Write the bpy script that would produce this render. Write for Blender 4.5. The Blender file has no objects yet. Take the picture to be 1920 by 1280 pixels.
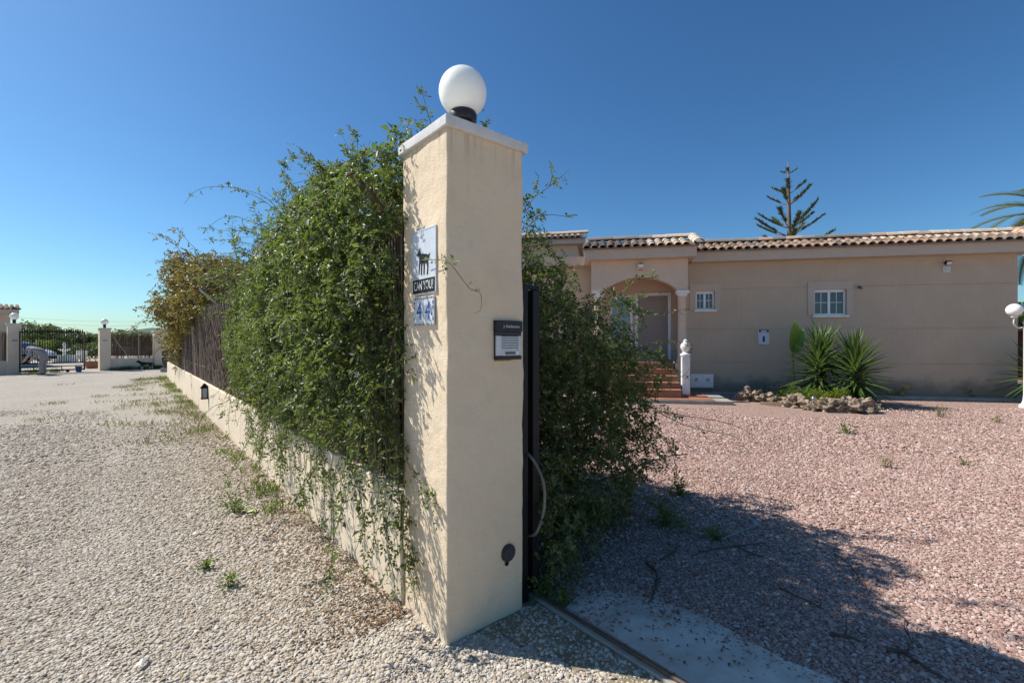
import bpy, bmesh, math, random
import numpy as np
from mathutils import Vector, Matrix, noise

random.seed(7)
R = math.radians
SC = bpy.context.scene
COL = SC.collection

# ------------------------------------------------------------------ camera, sky, sun, exposure
cam = bpy.data.cameras.new("camera")
cam.sensor_width = 36.0
cam.lens = 16.0
cam.clip_end = 6000
cam_o = bpy.data.objects.new("camera", cam)
cam_o.location = (0, 0, 1.5)
cam_o.rotation_euler = (R(90), 0, 0)
COL.objects.link(cam_o)
SC.camera = cam_o

SUN_EL = 46.0
SUN_DIR = Vector((-0.970, 0.242, 0)).normalized()          # horizontal direction towards the sun
world = bpy.data.worlds.new("World")
SC.world = world
world.use_nodes = True
wn = world.node_tree
wn.nodes.clear()
w_out = wn.nodes.new("ShaderNodeOutputWorld")
w_bg = wn.nodes.new("ShaderNodeBackground")
w_sky = wn.nodes.new("ShaderNodeTexSky")
w_sky.sky_type = 'NISHITA'
w_sky.sun_disc = False
w_sky.sun_elevation = R(SUN_EL)
w_sky.sun_rotation = math.atan2(SUN_DIR.x, SUN_DIR.y)
w_sky.altitude = 60
w_sky.air_density = 1.0
w_sky.dust_density = 0.6
w_sky.ozone_density = 4.0
w_bg.inputs['Strength'].default_value = 0.100
w_pre = wn.nodes.new("ShaderNodeMixRGB")              # the camera's contrasty rendering of the whole sky
w_pre.blend_type = 'MULTIPLY'
w_pre.inputs[0].default_value = 1.0
w_pre.inputs[2].default_value = (0.1, 0.1, 0.1, 1)
w_hs = wn.nodes.new("ShaderNodeGamma")
w_hs.inputs['Gamma'].default_value = 1.1
wn.links.new(w_sky.outputs[0], w_pre.inputs[1])
w_sat = wn.nodes.new("ShaderNodeHueSaturation")
w_sat.inputs['Saturation'].default_value = 1.1
wn.links.new(w_pre.outputs[0], w_sat.inputs['Color'])
wn.links.new(w_sat.outputs[0], w_hs.inputs['Color'])
w_tint = wn.nodes.new("ShaderNodeMixRGB")
w_tint.blend_type = 'MULTIPLY'
w_tint.inputs[0].default_value = 1.0
w_tint.inputs[2].default_value = (5.9, 8.0, 8.65, 1)
wn.links.new(w_hs.outputs[0], w_tint.inputs[1])
wn.links.new(w_tint.outputs[0], w_bg.inputs[0])
wn.links.new(w_bg.outputs[0], w_out.inputs[0])

sun = bpy.data.lights.new("sun", 'SUN')
sun.energy = 4.15
sun.angle = R(0.55)
sun.color = (1.0, 0.96, 0.89)
sun_o = bpy.data.objects.new("sun", sun)
to_sun = Vector((SUN_DIR.x * math.cos(R(SUN_EL)), SUN_DIR.y * math.cos(R(SUN_EL)), math.sin(R(SUN_EL))))
sun_o.rotation_euler = to_sun.to_track_quat('Z', 'Y').to_euler()
sun_o.location = (-30, 10, 30)
COL.objects.link(sun_o)

SC.view_settings.view_transform = 'Standard'
SC.view_settings.look = 'None'
SC.view_settings.exposure = 0.6
SC.view_settings.gamma = 1.0
SC.view_settings.use_curve_mapping = False
SC.render.film_transparent = False
SC.cycles.max_bounces = 8
SC.cycles.transparent_max_bounces = 16

# ------------------------------------------------------------------ frames
F_PX, U0, V0, EYE = 853.0, 960.0, 640.0, 1.5
def at(u, v, y):                                            # a point of the place at depth y
    return Vector(((u - U0) / F_PX * y, y, EYE - (v - V0) / F_PX * y))
def gnd(u, v, z=0.0):
    y = F_PX * (EYE - z) / (v - V0)
    return Vector(((u - U0) / F_PX * y, y, z))
P0 = Vector((-0.320, 2.249, 0))                             # near corner of the gate pillar
WF = Matrix.Translation(P0) @ Matrix.Rotation(R(40), 4, 'Z')  # wall frame: x into the yard, y along the wall
HF = Matrix.Translation((9.75, 12.2, 0)) @ Matrix.Rotation(R(-11), 4, 'Z')  # villa frame: x along the front, -y to the yard
ID = Matrix.Identity(4)
def W(w, t, z=0.0):
    return WF @ Vector((w, t, z))

# ------------------------------------------------------------------ materials
def lin(h):
    h = h.lstrip('#')
    c = [int(h[i:i + 2], 16) / 255 for i in (0, 2, 4)]
    return tuple(x / 12.92 if x <= 0.04045 else ((x + 0.055) / 1.055) ** 2.4 for x in c) + (1,)
def rgb(c):
    return lin(c) if isinstance(c, str) else tuple(c) + ((1,) if len(c) == 3 else ())

class NT:
    def __init__(s, name):
        s.m = bpy.data.materials.new(name); s.m.use_nodes = True
        s.t = s.m.node_tree; s.t.nodes.clear()
        s.out = s.n("ShaderNodeOutputMaterial"); s.b = s.n("ShaderNodeBsdfPrincipled")
        s.l(s.b.outputs[0], s.out.inputs[0])
    def n(s, typ, **kw):
        nd = s.t.nodes.new(typ)
        for k, v in kw.items():
            if k in nd.inputs.keys(): nd.inputs[k].default_value = v
            else: setattr(nd, k, v)
        return nd
    def l(s, a, b): s.t.links.new(a, b)
    def ramp(s, fac, stops):
        r = s.n("ShaderNodeValToRGB")
        e = r.color_ramp.elements
        while len(e) < len(stops): e.new(0.5)
        for x, (p, c) in zip(e, stops): x.position = p; x.color = rgb(c)
        s.l(fac, r.inputs[0]); return r.outputs[0]
    def mix(s, fac, a, b, mode='MIX'):
        m = s.n("ShaderNodeMixRGB", blend_type=mode)
        for i, x in ((0, fac), (1, a), (2, b)):
            if hasattr(x, 'is_linked'): s.l(x, m.inputs[i])
            elif i == 0: m.inputs[0].default_value = x
            else: m.inputs[i].default_value = rgb(x)
        return m.outputs[0]
    def math(s, op, a, b=0.0):
        m = s.n("ShaderNodeMath", operation=op)
        for i, x in ((0, a), (1, b)):
            if hasattr(x, 'is_linked'): s.l(x, m.inputs[i])
            else: m.inputs[i].default_value = x
        return m.outputs[0]
    def pos(s): return s.n("ShaderNodeNewGeometry").outputs['Position']
    def vmap(s, vec, scale):
        m = s.n("ShaderNodeMapping"); m.inputs['Scale'].default_value = scale
        s.l(vec, m.inputs[0]); return m.outputs[0]
    def noise(s, vec, scale, detail=4.0, rough=0.55):
        n_ = s.n("ShaderNodeTexNoise", Scale=scale, Detail=detail, Roughness=rough)
        s.l(vec, n_.inputs['Vector']); return n_.outputs[0]
    def voro(s, vec, scale, feature='F1'):
        v = s.n("ShaderNodeTexVoronoi", feature=feature, Scale=scale)
        s.l(vec, v.inputs['Vector']); return v
    def bump(s, h, strength, dist):
        b = s.n("ShaderNodeBump", Strength=strength, Distance=dist)
        s.l(h, b.inputs['Height']); s.l(b.outputs[0], s.b.inputs['Normal'])
    def fin(s, color=None, rough=0.6, spec=0.4, metal=0.0):
        if color is not None:
            if hasattr(color, 'is_linked'): s.l(color, s.b.inputs['Base Color'])
            else: s.b.inputs['Base Color'].default_value = rgb(color)
        if hasattr(rough, 'is_linked'): s.l(rough, s.b.inputs['Roughness'])
        else: s.b.inputs['Roughness'].default_value = rough
        s.b.inputs['Specular IOR Level'].default_value = spec
        s.b.inputs['Metallic'].default_value = metal
        return s.m

def plain(name, c1, c2=None, scale=6.0, rough=0.6, spec=0.35, bump=0.0, bscale=40.0, metal=0.0, rnd=0.0, dist=0.01):
    s = NT(name); p = s.pos()
    c2 = c2 or c1
    col = s.mix(s.ramp(s.noise(p, scale), [(0.35, (0, 0, 0)), (0.65, (1, 1, 1))]), c1, c2)
    if rnd:
        oi = s.n("ShaderNodeObjectInfo").outputs['Random']
        v = s.math('ADD', s.math('MULTIPLY', oi, 2 * rnd), 1 - rnd)
        hs = s.n("ShaderNodeHueSaturation"); s.l(v, hs.inputs['Value']); s.l(col, hs.inputs['Color']); col = hs.outputs[0]
    if bump: s.bump(s.noise(p, bscale, 5, 0.65), bump, dist)
    return s.fin(col, rough, spec, metal)

def stucco(name, c1, c2, stain=None, grain=120, streak=0.0, dirt=0.0):
    s = NT(name); p = s.pos()
    col = s.mix(s.ramp(s.noise(p, 1.7, 6, 0.6), [(0.3, (0, 0, 0)), (0.7, (1, 1, 1))]), c1, c2)
    col = s.mix(s.math('MULTIPLY', s.ramp(s.noise(p, 9, 6, 0.7), [(0.45, (0, 0, 0)), (0.8, (1, 1, 1))]), 0.35), col, stain or c2)
    if streak:
        st = s.ramp(s.noise(s.vmap(p, (22, 22, 1.1)), 1.0, 5, 0.65), [(0.5, (0, 0, 0)), (0.72, (1, 1, 1))])
        col = s.mix(s.math('MULTIPLY', st, streak), col, stain or c2)
    if dirt:
        dm = s.ramp(s.noise(p, 3.3, 8, 0.75), [(0.56, (0, 0, 0)), (0.75, (1, 1, 1))])
        col = s.mix(s.math('MULTIPLY', dm, dirt), col, (0.16, 0.13, 0.10))
    h = s.math('ADD', s.noise(p, grain, 4, 0.6), s.math('MULTIPLY', s.noise(p, 14, 4, 0.6), 1.6))
    s.bump(h, 0.35, 0.006)
    return s.fin(col, 0.85, 0.2)

def leafmat(name, stops, trans=0.35, rough=0.44, tint=(0.35, 0.5, 0.06)):
    s = NT(name)
    a = s.n("ShaderNodeAttribute", attribute_name="rnd").outputs['Fac']
    col = s.ramp(a, stops)
    s.fin(col, rough, 0.3)
    tr = s.n("ShaderNodeBsdfTranslucent")
    s.l(s.mix(0.5, col, tint), tr.inputs[0])
    mx = s.n("ShaderNodeMixShader"); mx.inputs[0].default_value = trans
    s.l(s.b.outputs[0], mx.inputs[1]); s.l(tr.outputs[0], mx.inputs[2]); s.l(mx.outputs[0], s.out.inputs[0])
    return s.m

M = {}
# main gate pillar: painted render with rain streaks running down from under its cap
def pillar_paint():
    s = NT("pillar_paint"); p = s.pos()
    col = s.mix(s.ramp(s.noise(p, 2.2, 6, 0.6), [(0.3, (0, 0, 0)), (0.7, (1, 1, 1))]), (0.735, 0.58, 0.405), (0.795, 0.645, 0.47))
    col = s.mix(s.math('MULTIPLY', s.ramp(s.noise(p, 11, 7, 0.7), [(0.5, (0, 0, 0)), (0.8, (1, 1, 1))]), 0.3), col, (0.56, 0.44, 0.31))
    sz = s.n("ShaderNodeSeparateXYZ"); s.l(p, sz.inputs[0])
    st = s.ramp(s.noise(s.vmap(p, (16, 16, 0.8)), 1.0, 6, 0.7), [(0.47, (0, 0, 0)), (0.66, (1, 1, 1))])
    run = s.n("ShaderNodeMapRange"); s.l(sz.outputs[2], run.inputs[0])
    run.inputs[1].default_value = 2.36; run.inputs[2].default_value = 2.56; run.inputs[3].default_value = 0.0; run.inputs[4].default_value = 0.55
    col = s.mix(s.math('MULTIPLY', st, run.outputs[0]), col, (0.27, 0.2, 0.13))
    sp = s.ramp(s.noise(p, 60, 3, 0.6), [(0.70, (0, 0, 0)), (0.78, (1, 1, 1))])
    col = s.mix(s.math('MULTIPLY', sp, 0.35), col, (0.3, 0.22, 0.15))
    mud = s.ramp(s.noise(p, 4.5, 7, 0.75), [(0.55, (0, 0, 0)), (0.72, (1, 1, 1))])
    low = s.n("ShaderNodeMapRange"); s.l(sz.outputs[2], low.inputs[0])
    low.inputs[1].default_value = 0.35; low.inputs[2].default_value = 0.0; low.inputs[3].default_value = 0.0; low.inputs[4].default_value = 0.6
    col = s.mix(s.math('MULTIPLY', mud, low.outputs[0]), col, (0.33, 0.25, 0.17))
    wob = s.n("ShaderNodeMixRGB", blend_type='ADD'); wob.inputs[0].default_value = 0.25
    nzc = s.n("ShaderNodeTexNoise", Scale=5.0, Detail=5.0); s.l(p, nzc.inputs['Vector']); s.l(p, wob.inputs[1]); s.l(nzc.outputs['Color'], wob.inputs[2])
    ve = s.voro(wob.outputs[0], 2.3, 'DISTANCE_TO_EDGE')
    ck = s.ramp(ve.outputs['Distance'], [(0.0, (1, 1, 1)), (0.006, (0, 0, 0))])
    ck = s.math('MULTIPLY', ck, s.ramp(s.noise(p, 1.9, 2), [(0.52, (0, 0, 0)), (0.62, (1, 1, 1))]))
    col = s.mix(s.math('MULTIPLY', ck, 0.10), col, (0.28, 0.21, 0.15))
    h = s.math('ADD', s.noise(p, 150, 4, 0.6), s.math('MULTIPLY', s.noise(p, 13, 5, 0.6), 2.2))
    h = s.math('SUBTRACT', h, s.math('MULTIPLY', ck, 0.3))
    s.bump(h, 0.55, 0.008)
    return s.fin(col, 0.85, 0.2)
M['pillar'] = pillar_paint()
M['lowwall'] = stucco("low_wall_paint", (0.70, 0.58, 0.43), (0.77, 0.65, 0.50), (0.56, 0.46, 0.34), streak=0.25)
M['cap'] = stucco("cap_paint", (0.70, 0.68, 0.66), (0.62, 0.60, 0.58), (0.32, 0.30, 0.27), streak=0.2, dirt=0.5)
M['villa'] = stucco("villa_render", (0.485, 0.38, 0.275), (0.54, 0.425, 0.315), (0.42, 0.33, 0.255), grain=60, streak=0.35)
M['villa_light'] = stucco("villa_light_render", (0.60, 0.47, 0.36), (0.64, 0.51, 0.40), (0.52, 0.41, 0.3), grain=60)
M['fascia'] = stucco("villa_fascia", (0.50, 0.41, 0.33), (0.56, 0.46, 0.37), (0.44, 0.35, 0.28), grain=60)
def plinth_dirt():
    s = NT("villa_lower_render"); p = s.pos()
    col = s.mix(s.ramp(s.noise(p, 1.7, 6, 0.6), [(0.3, (0, 0, 0)), (0.7, (1, 1, 1))]), (0.485, 0.38, 0.275), (0.54, 0.425, 0.315))
    sz = s.n("ShaderNodeSeparateXYZ"); s.l(p, sz.inputs[0])
    mp = s.n("ShaderNodeMapRange"); s.l(s.math('ADD', sz.outputs[2], s.math('MULTIPLY', s.noise(p, 2.0, 6, 0.6), -0.9)), mp.inputs[0])
    mp.inputs[1].default_value = 0.14; mp.inputs[2].default_value = -0.22
    col = s.mix(s.math('MULTIPLY', mp.outputs[0], 0.75), col, (0.19, 0.155, 0.12))     # splash dirt
    s.bump(s.noise(p, 60, 4, 0.6), 0.35, 0.006)
    return s.fin(col, 0.88, 0.2)
M['villa_low'] = plinth_dirt()
M['white'] = plain("white_paint", (0.78, 0.77, 0.74), (0.70, 0.69, 0.66), 3, 0.5)
M['pvc'] = plain("white_pvc", (0.80, 0.81, 0.82), (0.76, 0.77, 0.78), 3, 0.3, 0.5)
M['door'] = plain("taupe_door", (0.26, 0.215, 0.185), (0.28, 0.235, 0.20), 2, 0.35, 0.5)
s = NT("window_glass"); M['glass'] = s.fin((0.045, 0.055, 0.065), 0.06, 0.9)
s = NT("pale_glass"); M['paleglass'] = s.fin((0.22, 0.30, 0.36), 0.12, 0.8)
M['black'] = plain("black_painted_steel", (0.006, 0.006, 0.007), (0.011, 0.010, 0.010), 12, 0.5, 0.3, bump=0.1)
M['rust'] = plain("rusty_rail", (0.06, 0.05, 0.042), (0.15, 0.08, 0.045), 9, 0.6, 0.4, bump=0.3)
M['steel'] = plain("galvanised_steel", (0.32, 0.32, 0.31), (0.40, 0.39, 0.37), 20, 0.45, 0.5, metal=0.6)
M['brownsteel'] = plain("rusty_brown_post", (0.16, 0.09, 0.055), (0.09, 0.06, 0.045), 20, 0.7)
M['darkplastic'] = plain("dark_plastic", (0.018, 0.018, 0.02), (0.03, 0.03, 0.03), 15, 0.45)
M['greycover'] = plain("grey_plastic_cover", (0.035, 0.037, 0.04), (0.05, 0.05, 0.05), 15, 0.6)
M['alu'] = plain("brushed_aluminium", (0.52, 0.52, 0.55), (0.6, 0.6, 0.62), 40, 0.4, 0.5, metal=0.35)
M['hose'] = plain("grey_conduit", (0.10, 0.098, 0.095), (0.17, 0.16, 0.14), 8, 0.5)
def globe_mat():
    s = NT("opal_globe"); s.fin(s.mix(s.math('MULTIPLY', s.ramp(s.noise(s.pos(), 14, 6, 0.7), [(0.5, (0, 0, 0)), (0.75, (1, 1, 1))]), 0.3), (0.93, 0.915, 0.87), (0.78, 0.70, 0.56)), 0.25, 0.5)
    s.b.inputs['Subsurface Weight'].default_value = 0.6
    s.b.inputs['Subsurface Radius'].default_value = (0.09, 0.085, 0.07)
    s.b.inputs['Subsurface Scale'].default_value = 1.0
    return s.m
M['globe'] = globe_mat()

def tile_mat(name, stops, light_x=None):
    s = NT(name); p = s.pos()
    oi = s.n("ShaderNodeObjectInfo").outputs['Random']
    col = s.ramp(oi, stops)
    n1 = s.ramp(s.noise(p, 7, 6, 0.7), [(0.42, (0, 0, 0)), (0.68, (1, 1, 1))])
    col = s.mix(s.math('MULTIPLY', n1, 0.6), col, (0.13, 0.095, 0.07))
    n2 = s.ramp(s.noise(p, 23, 4, 0.7), [(0.55, (0, 0, 0)), (0.72, (1, 1, 1))])
    col = s.mix(s.math('MULTIPLY', n2, 0.4), col, (0.42, 0.33, 0.24))
    s.bump(s.noise(p, 45, 5, 0.7), 0.4, 0.01)
    return s.fin(col, 0.9, 0.15)
M['tile'] = tile_mat("barrel_tile", [(0, (0.29, 0.175, 0.115)), (0.35, (0.36, 0.235, 0.155)), (0.7, (0.27, 0.185, 0.135)), (1, (0.42, 0.30, 0.21))])
M['tile_cream'] = tile_mat("cream_tile", [(0, (0.58, 0.44, 0.33)), (0.5, (0.66, 0.53, 0.41)), (1, (0.52, 0.38, 0.28))])
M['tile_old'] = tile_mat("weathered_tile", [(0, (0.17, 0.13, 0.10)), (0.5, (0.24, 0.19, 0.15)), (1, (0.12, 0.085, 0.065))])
def ridge_mat(name, c1, c2):
    s = NT(name); p = s.pos()
    oi = s.n("ShaderNodeObjectInfo").outputs['Random']
    col = s.mix(oi, c1, c2)
    n1 = s.ramp(s.noise(p, 9, 6, 0.7), [(0.5, (0, 0, 0)), (0.75, (1, 1, 1))])
    col = s.mix(s.math('MULTIPLY', n1, 0.35), col, (0.2, 0.15, 0.11))
    s.bump(s.noise(p, 40, 4, 0.7), 0.35, 0.01)
    return s.fin(col, 0.88, 0.15)
M['ridge_new'] = ridge_mat("pale_ridge_tile", (0.62, 0.46, 0.34), (0.70, 0.58, 0.44))
M['ridge_pink'] = ridge_mat("pink_ridge_tile", (0.52, 0.33, 0.24), (0.60, 0.42, 0.31))
M['ridge_old'] = ridge_mat("grey_ridge_tile", (0.24, 0.20, 0.17), (0.34, 0.29, 0.25))
M['terracotta'] = plain("terracotta", (0.36, 0.165, 0.10), (0.29, 0.135, 0.085), 5, 0.7, 0.3, bump=0.15, rnd=0.1)
M['concrete'] = plain("concrete", (0.70, 0.63, 0.54), (0.50, 0.44, 0.36), 5, 0.9, 0.15, bump=0.3, bscale=90, dist=0.004)
M['kerb'] = plain("kerb_concrete", (0.40, 0.37, 0.32), (0.30, 0.27, 0.235), 4, 0.9, 0.15, bump=0.3, bscale=60)

def ground_gravel(name, cs, scale, dark, bump=1.0, dist=0.02, patch=None):
    s = NT(name); p = s.pos()
    v = s.voro(p, scale); v2 = s.voro(p, scale * 2.1)
    c = s.n("ShaderNodeSeparateColor"); s.l(v.outputs['Color'], c.inputs[0])
    c2 = s.n("ShaderNodeSeparateColor"); s.l(v2.outputs['Color'], c2.inputs[0])
    f = s.math('ADD', s.math('MULTIPLY', c.outputs[0], 0.6), s.math('MULTIPLY', c2.outputs[0], 0.4))
    col = s.ramp(f, cs)
    big = s.ramp(s.noise(p, 0.55, 5, 0.6), [(0.35, (0, 0, 0)), (0.7, (1, 1, 1))])
    col = s.mix(s.math('MULTIPLY', big, 0.35), col, patch or cs[-1][1])
    gap = s.ramp(v.outputs['Distance'], [(0.45, (0, 0, 0)), (0.85, (1, 1, 1))])
    col = s.mix(s.math('MULTIPLY', gap, 0.45), col, dark)
    h = s.math('ADD', s.math('MULTIPLY', v.outputs['Distance'], -1.0), s.math('MULTIPLY', v2.outputs['Distance'], -0.5))
    s.bump(h, bump, dist)
    return s.fin(col, 0.92, 0.15)
ROADC = [(0.1, (0.33, 0.28, 0.225)), (0.4, (0.45, 0.395, 0.325)), (0.65, (0.52, 0.465, 0.39)), (0.9, (0.60, 0.55, 0.48))]
YARDC = [(0.1, (0.27, 0.175, 0.14)), (0.4, (0.42, 0.275, 0.22)), (0.65, (0.50, 0.34, 0.275)), (0.9, (0.58, 0.45, 0.38))]
M['road'] = ground_gravel("road_ground", ROADC, 42, (0.25, 0.20, 0.15), patch=(0.68, 0.62, 0.54))
M['yard'] = ground_gravel("yard_ground", YARDC, 42, (0.2, 0.125, 0.10), patch=(0.50, 0.35, 0.28))
M['sand'] = ground_gravel("sandy_ground", [(0.1, (0.52, 0.46, 0.38)), (0.9, (0.62, 0.56, 0.48))], 8, (0.42, 0.36, 0.28), 0.4, patch=(0.50, 0.43, 0.34))
def pebble_mat(name, stops):
    s = NT(name); p = s.pos()
    oi = s.n("ShaderNodeObjectInfo").outputs['Random']
    col = s.ramp(oi, stops)
    n_ = s.ramp(s.noise(p, 120, 3, 0.6), [(0.35, (0, 0, 0)), (0.75, (1, 1, 1))])
    col = s.mix(s.math('MULTIPLY', n_, 0.25), col, (0.30, 0.24, 0.18))
    return s.fin(col, 0.85, 0.2)
M['pebble_road'] = pebble_mat("beige_pebble", [(0, (0.30, 0.235, 0.17)), (0.15, (0.43, 0.355, 0.27)), (0.45, (0.52, 0.445, 0.35)), (0.75, (0.59, 0.515, 0.42)), (0.92, (0.50, 0.46, 0.41)), (1.0, (0.66, 0.61, 0.53))])
M['pebble_yard'] = pebble_mat("pink_pebble", [(0, (0.24, 0.14, 0.115)), (0.25, (0.38, 0.235, 0.19)), (0.55, (0.475, 0.315, 0.26)), (0.85, (0.53, 0.38, 0.32)), (0.95, (0.56, 0.45, 0.40)), (1.0, (0.62, 0.56, 0.51))])
M['rock'] = plain("limestone_rock", (0.50, 0.395, 0.285), (0.22, 0.16, 0.11), 11, 0.95, 0.1, bump=1.0, bscale=16, dist=0.08, rnd=0.15)
M['soil'] = plain("soil", (0.11, 0.075, 0.05), (0.16, 0.115, 0.08), 8, 0.95, 0.1, bump=0.6, bscale=40)
M['stem'] = plain("vine_stem", (0.13, 0.10, 0.055), (0.09, 0.10, 0.04), 20, 0.7)
M['wood'] = plain("dry_wood", (0.075, 0.05, 0.035), (0.13, 0.09, 0.065), 14, 0.85, bump=0.3)
M['greywood'] = plain("grey_stick", (0.36, 0.36, 0.36), (0.28, 0.28, 0.29), 14, 0.8)
M['bark'] = plain("bark", (0.13, 0.095, 0.07), (0.20, 0.15, 0.11), 9, 0.9, bump=0.6, bscale=25)
def reed_mat():
    s = NT("reed_cane")
    a = s.n("ShaderNodeAttribute", attribute_name="rnd").outputs['Fac']
    col = s.ramp(a, [(0, (0.10, 0.075, 0.06)), (0.3, (0.17, 0.13, 0.105)), (0.6, (0.23, 0.185, 0.155)), (0.85, (0.30, 0.255, 0.215)), (1, (0.40, 0.35, 0.29))])
    p = s.pos(); col = s.mix(s.math('MULTIPLY', s.noise(p, 30, 3), 0.5), col, (0.14, 0.105, 0.085))
    return s.fin(col, 0.8, 0.2)
M['reed'] = reed_mat()
M['jasmine'] = leafmat("jasmine_leaf", [(0, (0.036, 0.048, 0.022)), (0.3, (0.068, 0.092, 0.036)), (0.6, (0.118, 0.142, 0.054)), (0.84, (0.19, 0.205, 0.08)), (0.93, (0.26, 0.25, 0.10)), (0.955, (0.34, 0.19, 0.09)), (0.98, (0.34, 0.26, 0.17)), (1, (0.16, 0.10, 0.065))])
M['creeper'] = leafmat("creeper_leaf", [(0, (0.06, 0.075, 0.025)), (0.35, (0.14, 0.145, 0.045)), (0.58, (0.22, 0.20, 0.06)), (0.72, (0.21, 0.12, 0.05)), (0.86, (0.20, 0.075, 0.05)), (1, (0.30, 0.27, 0.09))], tint=(0.4, 0.3, 0.06))
M['weed'] = leafmat("weed_leaf", [(0, (0.06, 0.11, 0.02)), (0.5, (0.12, 0.18, 0.04)), (0.8, (0.20, 0.22, 0.07)), (1, (0.30, 0.24, 0.11))])
M['drygrass'] = leafmat("dry_grass", [(0, (0.10, 0.13, 0.04)), (0.4, (0.22, 0.20, 0.09)), (1, (0.38, 0.31, 0.18))], 0.25, 0.8)
M['litter'] = leafmat("dry_leaf", [(0, (0.10, 0.06, 0.035)), (0.5, (0.22, 0.13, 0.07)), (1, (0.34, 0.21, 0.11))], 0.1, 0.85, tint=(0.3, 0.2, 0.1))
M['shrub_soft'] = leafmat("soft_shrub_leaf", [(0, (0.05, 0.09, 0.02)), (1, (0.14, 0.21, 0.05))])
M['shrub_lime'] = leafmat("lime_shrub_leaf", [(0, (0.12, 0.18, 0.02)), (1, (0.30, 0.36, 0.04))], tint=(0.5, 0.6, 0.05))
M['pine'] = leafmat("pine_needle", [(0, (0.035, 0.06, 0.02)), (0.7, (0.07, 0.10, 0.035)), (1, (0.17, 0.14, 0.05))], 0.15)
M['tree'] = leafmat("far_tree_leaf", [(0, (0.03, 0.05, 0.02)), (0.7, (0.06, 0.09, 0.03)), (1, (0.11, 0.14, 0.045))], 0.2)
M['tree_lime'] = leafmat("far_bush_leaf", [(0, (0.08, 0.12, 0.02)), (1, (0.20, 0.25, 0.04))], 0.3)
def sword_mat(name, c1, c2):
    s = NT(name); oi = s.n("ShaderNodeObjectInfo").outputs['Random']
    col = s.mix(oi, c1, c2); s.fin(col, 0.38, 0.45)
    tr = s.n("ShaderNodeBsdfTranslucent"); s.l(s.mix(0.5, col, (0.3, 0.45, 0.06)), tr.inputs[0])
    mx = s.n("ShaderNodeMixShader"); mx.inputs[0].default_value = 0.22
    s.l(s.b.outputs[0], mx.inputs[1]); s.l(tr.outputs[0], mx.inputs[2]); s.l(mx.outputs[0], s.out.inputs[0])
    return s.m
M['yucca'] = sword_mat("yucca_blade", (0.05, 0.095, 0.028), (0.13, 0.20, 0.055))
M['palm'] = sword_mat("palm_leaflet", (0.055, 0.085, 0.03), (0.12, 0.14, 0.05))
M['banana'] = sword_mat("banana_leaf", (0.16, 0.28, 0.03), (0.26, 0.36, 0.05))
M['petal'] = plain("white_petal", (0.82, 0.80, 0.78), (0.75, 0.66, 0.66), 60, 0.6)
M['yellow'] = plain("yellow_petal", (0.75, 0.55, 0.02), (0.7, 0.45, 0.02), 60, 0.6)
M['blue'] = plain("blue_plastic", (0.03, 0.07, 0.17), (0.04, 0.09, 0.2), 10, 0.4)
M['navy'] = plain("dark_blue_plastic", (0.012, 0.018, 0.05), (0.018, 0.025, 0.06), 10, 0.35)
M['grey_cloth'] = plain("grey_work_clothes", (0.23, 0.22, 0.23), (0.29, 0.28, 0.28), 14, 0.9, bump=0.4, bscale=25)
M['skin'] = plain("skin", (0.42, 0.24, 0.17), (0.46, 0.27, 0.19), 20, 0.6)
M['hair'] = plain("grey_hair", (0.42, 0.40, 0.38), (0.5, 0.48, 0.46), 60, 0.8)
M['shoe'] = plain("dark_shoe", (0.03, 0.025, 0.022), (0.04, 0.035, 0.03), 20, 0.7)
M['dogblack'] = plain("black_fur", (0.012, 0.011, 0.011), (0.025, 0.022, 0.02), 40, 0.8)
M['dogwhite'] = plain("white_fur", (0.6, 0.55, 0.48), (0.5, 0.45, 0.4), 40, 0.9)
M['carpaint'] = plain("white_car_paint", (0.72, 0.73, 0.74), (0.7, 0.71, 0.72), 2, 0.2, 0.6)
M['tyre'] = plain("tyre_rubber", (0.015, 0.015, 0.015), (0.02, 0.02, 0.02), 8, 0.85)
M['hill'] = plain("wooded_hill", (0.05, 0.075, 0.045), (0.085, 0.10, 0.06), 0.03, 0.95)
M['signwhite'] = plain("enamel_white", (0.64, 0.67, 0.72), (0.55, 0.58, 0.64), 25, 0.3, 0.5)
M['ink'] = plain("black_print", (0.012, 0.012, 0.014), None, 5, 0.5)
M['inkgrey'] = plain("faded_print", (0.35, 0.37, 0.42), None, 5, 0.5)
M['inkblue'] = plain("cobalt_glaze", (0.02, 0.06, 0.30), (0.03, 0.08, 0.34), 30, 0.25, 0.5)
M['inkochre'] = plain("ochre_glaze", (0.50, 0.28, 0.05), (0.34, 0.2, 0.06), 60, 0.3, 0.5)
M['printwhite'] = plain("white_print", (0.75, 0.75, 0.75), None, 5, 0.5)
M['silver'] = plain("silver_ball", (0.7, 0.7, 0.72), None, 5, 0.12, 0.5, metal=0.9)
M['mossy'] = plain("litter_film", (0.62, 0.62, 0.30), (0.5, 0.52, 0.3), 40, 0.5)
# ------------------------------------------------------------------ object helpers
MATS = {}
def root_mat(o):
    while o.parent is not None: o = o.parent
    return MATS.get(o.name, ID)
def tag(o, label=None, cat=None, group=None, kind=None):
    if label: o['label'] = label
    if cat: o['category'] = cat
    if group: o['group'] = group
    if kind: o['kind'] = kind
    return o
def thing(name, label, cat, loc, rotz=0.0, group=None):
    o = bpy.data.objects.new(name, None)
    o.empty_display_size = 0.1
    COL.objects.link(o)
    o.location = loc; o.rotation_euler = (0, 0, rotz)
    MATS[o.name] = Matrix.Translation(Vector(loc)) @ Matrix.Rotation(rotz, 4, 'Z')
    return tag(o, label, cat, group, 'thing')

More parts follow.
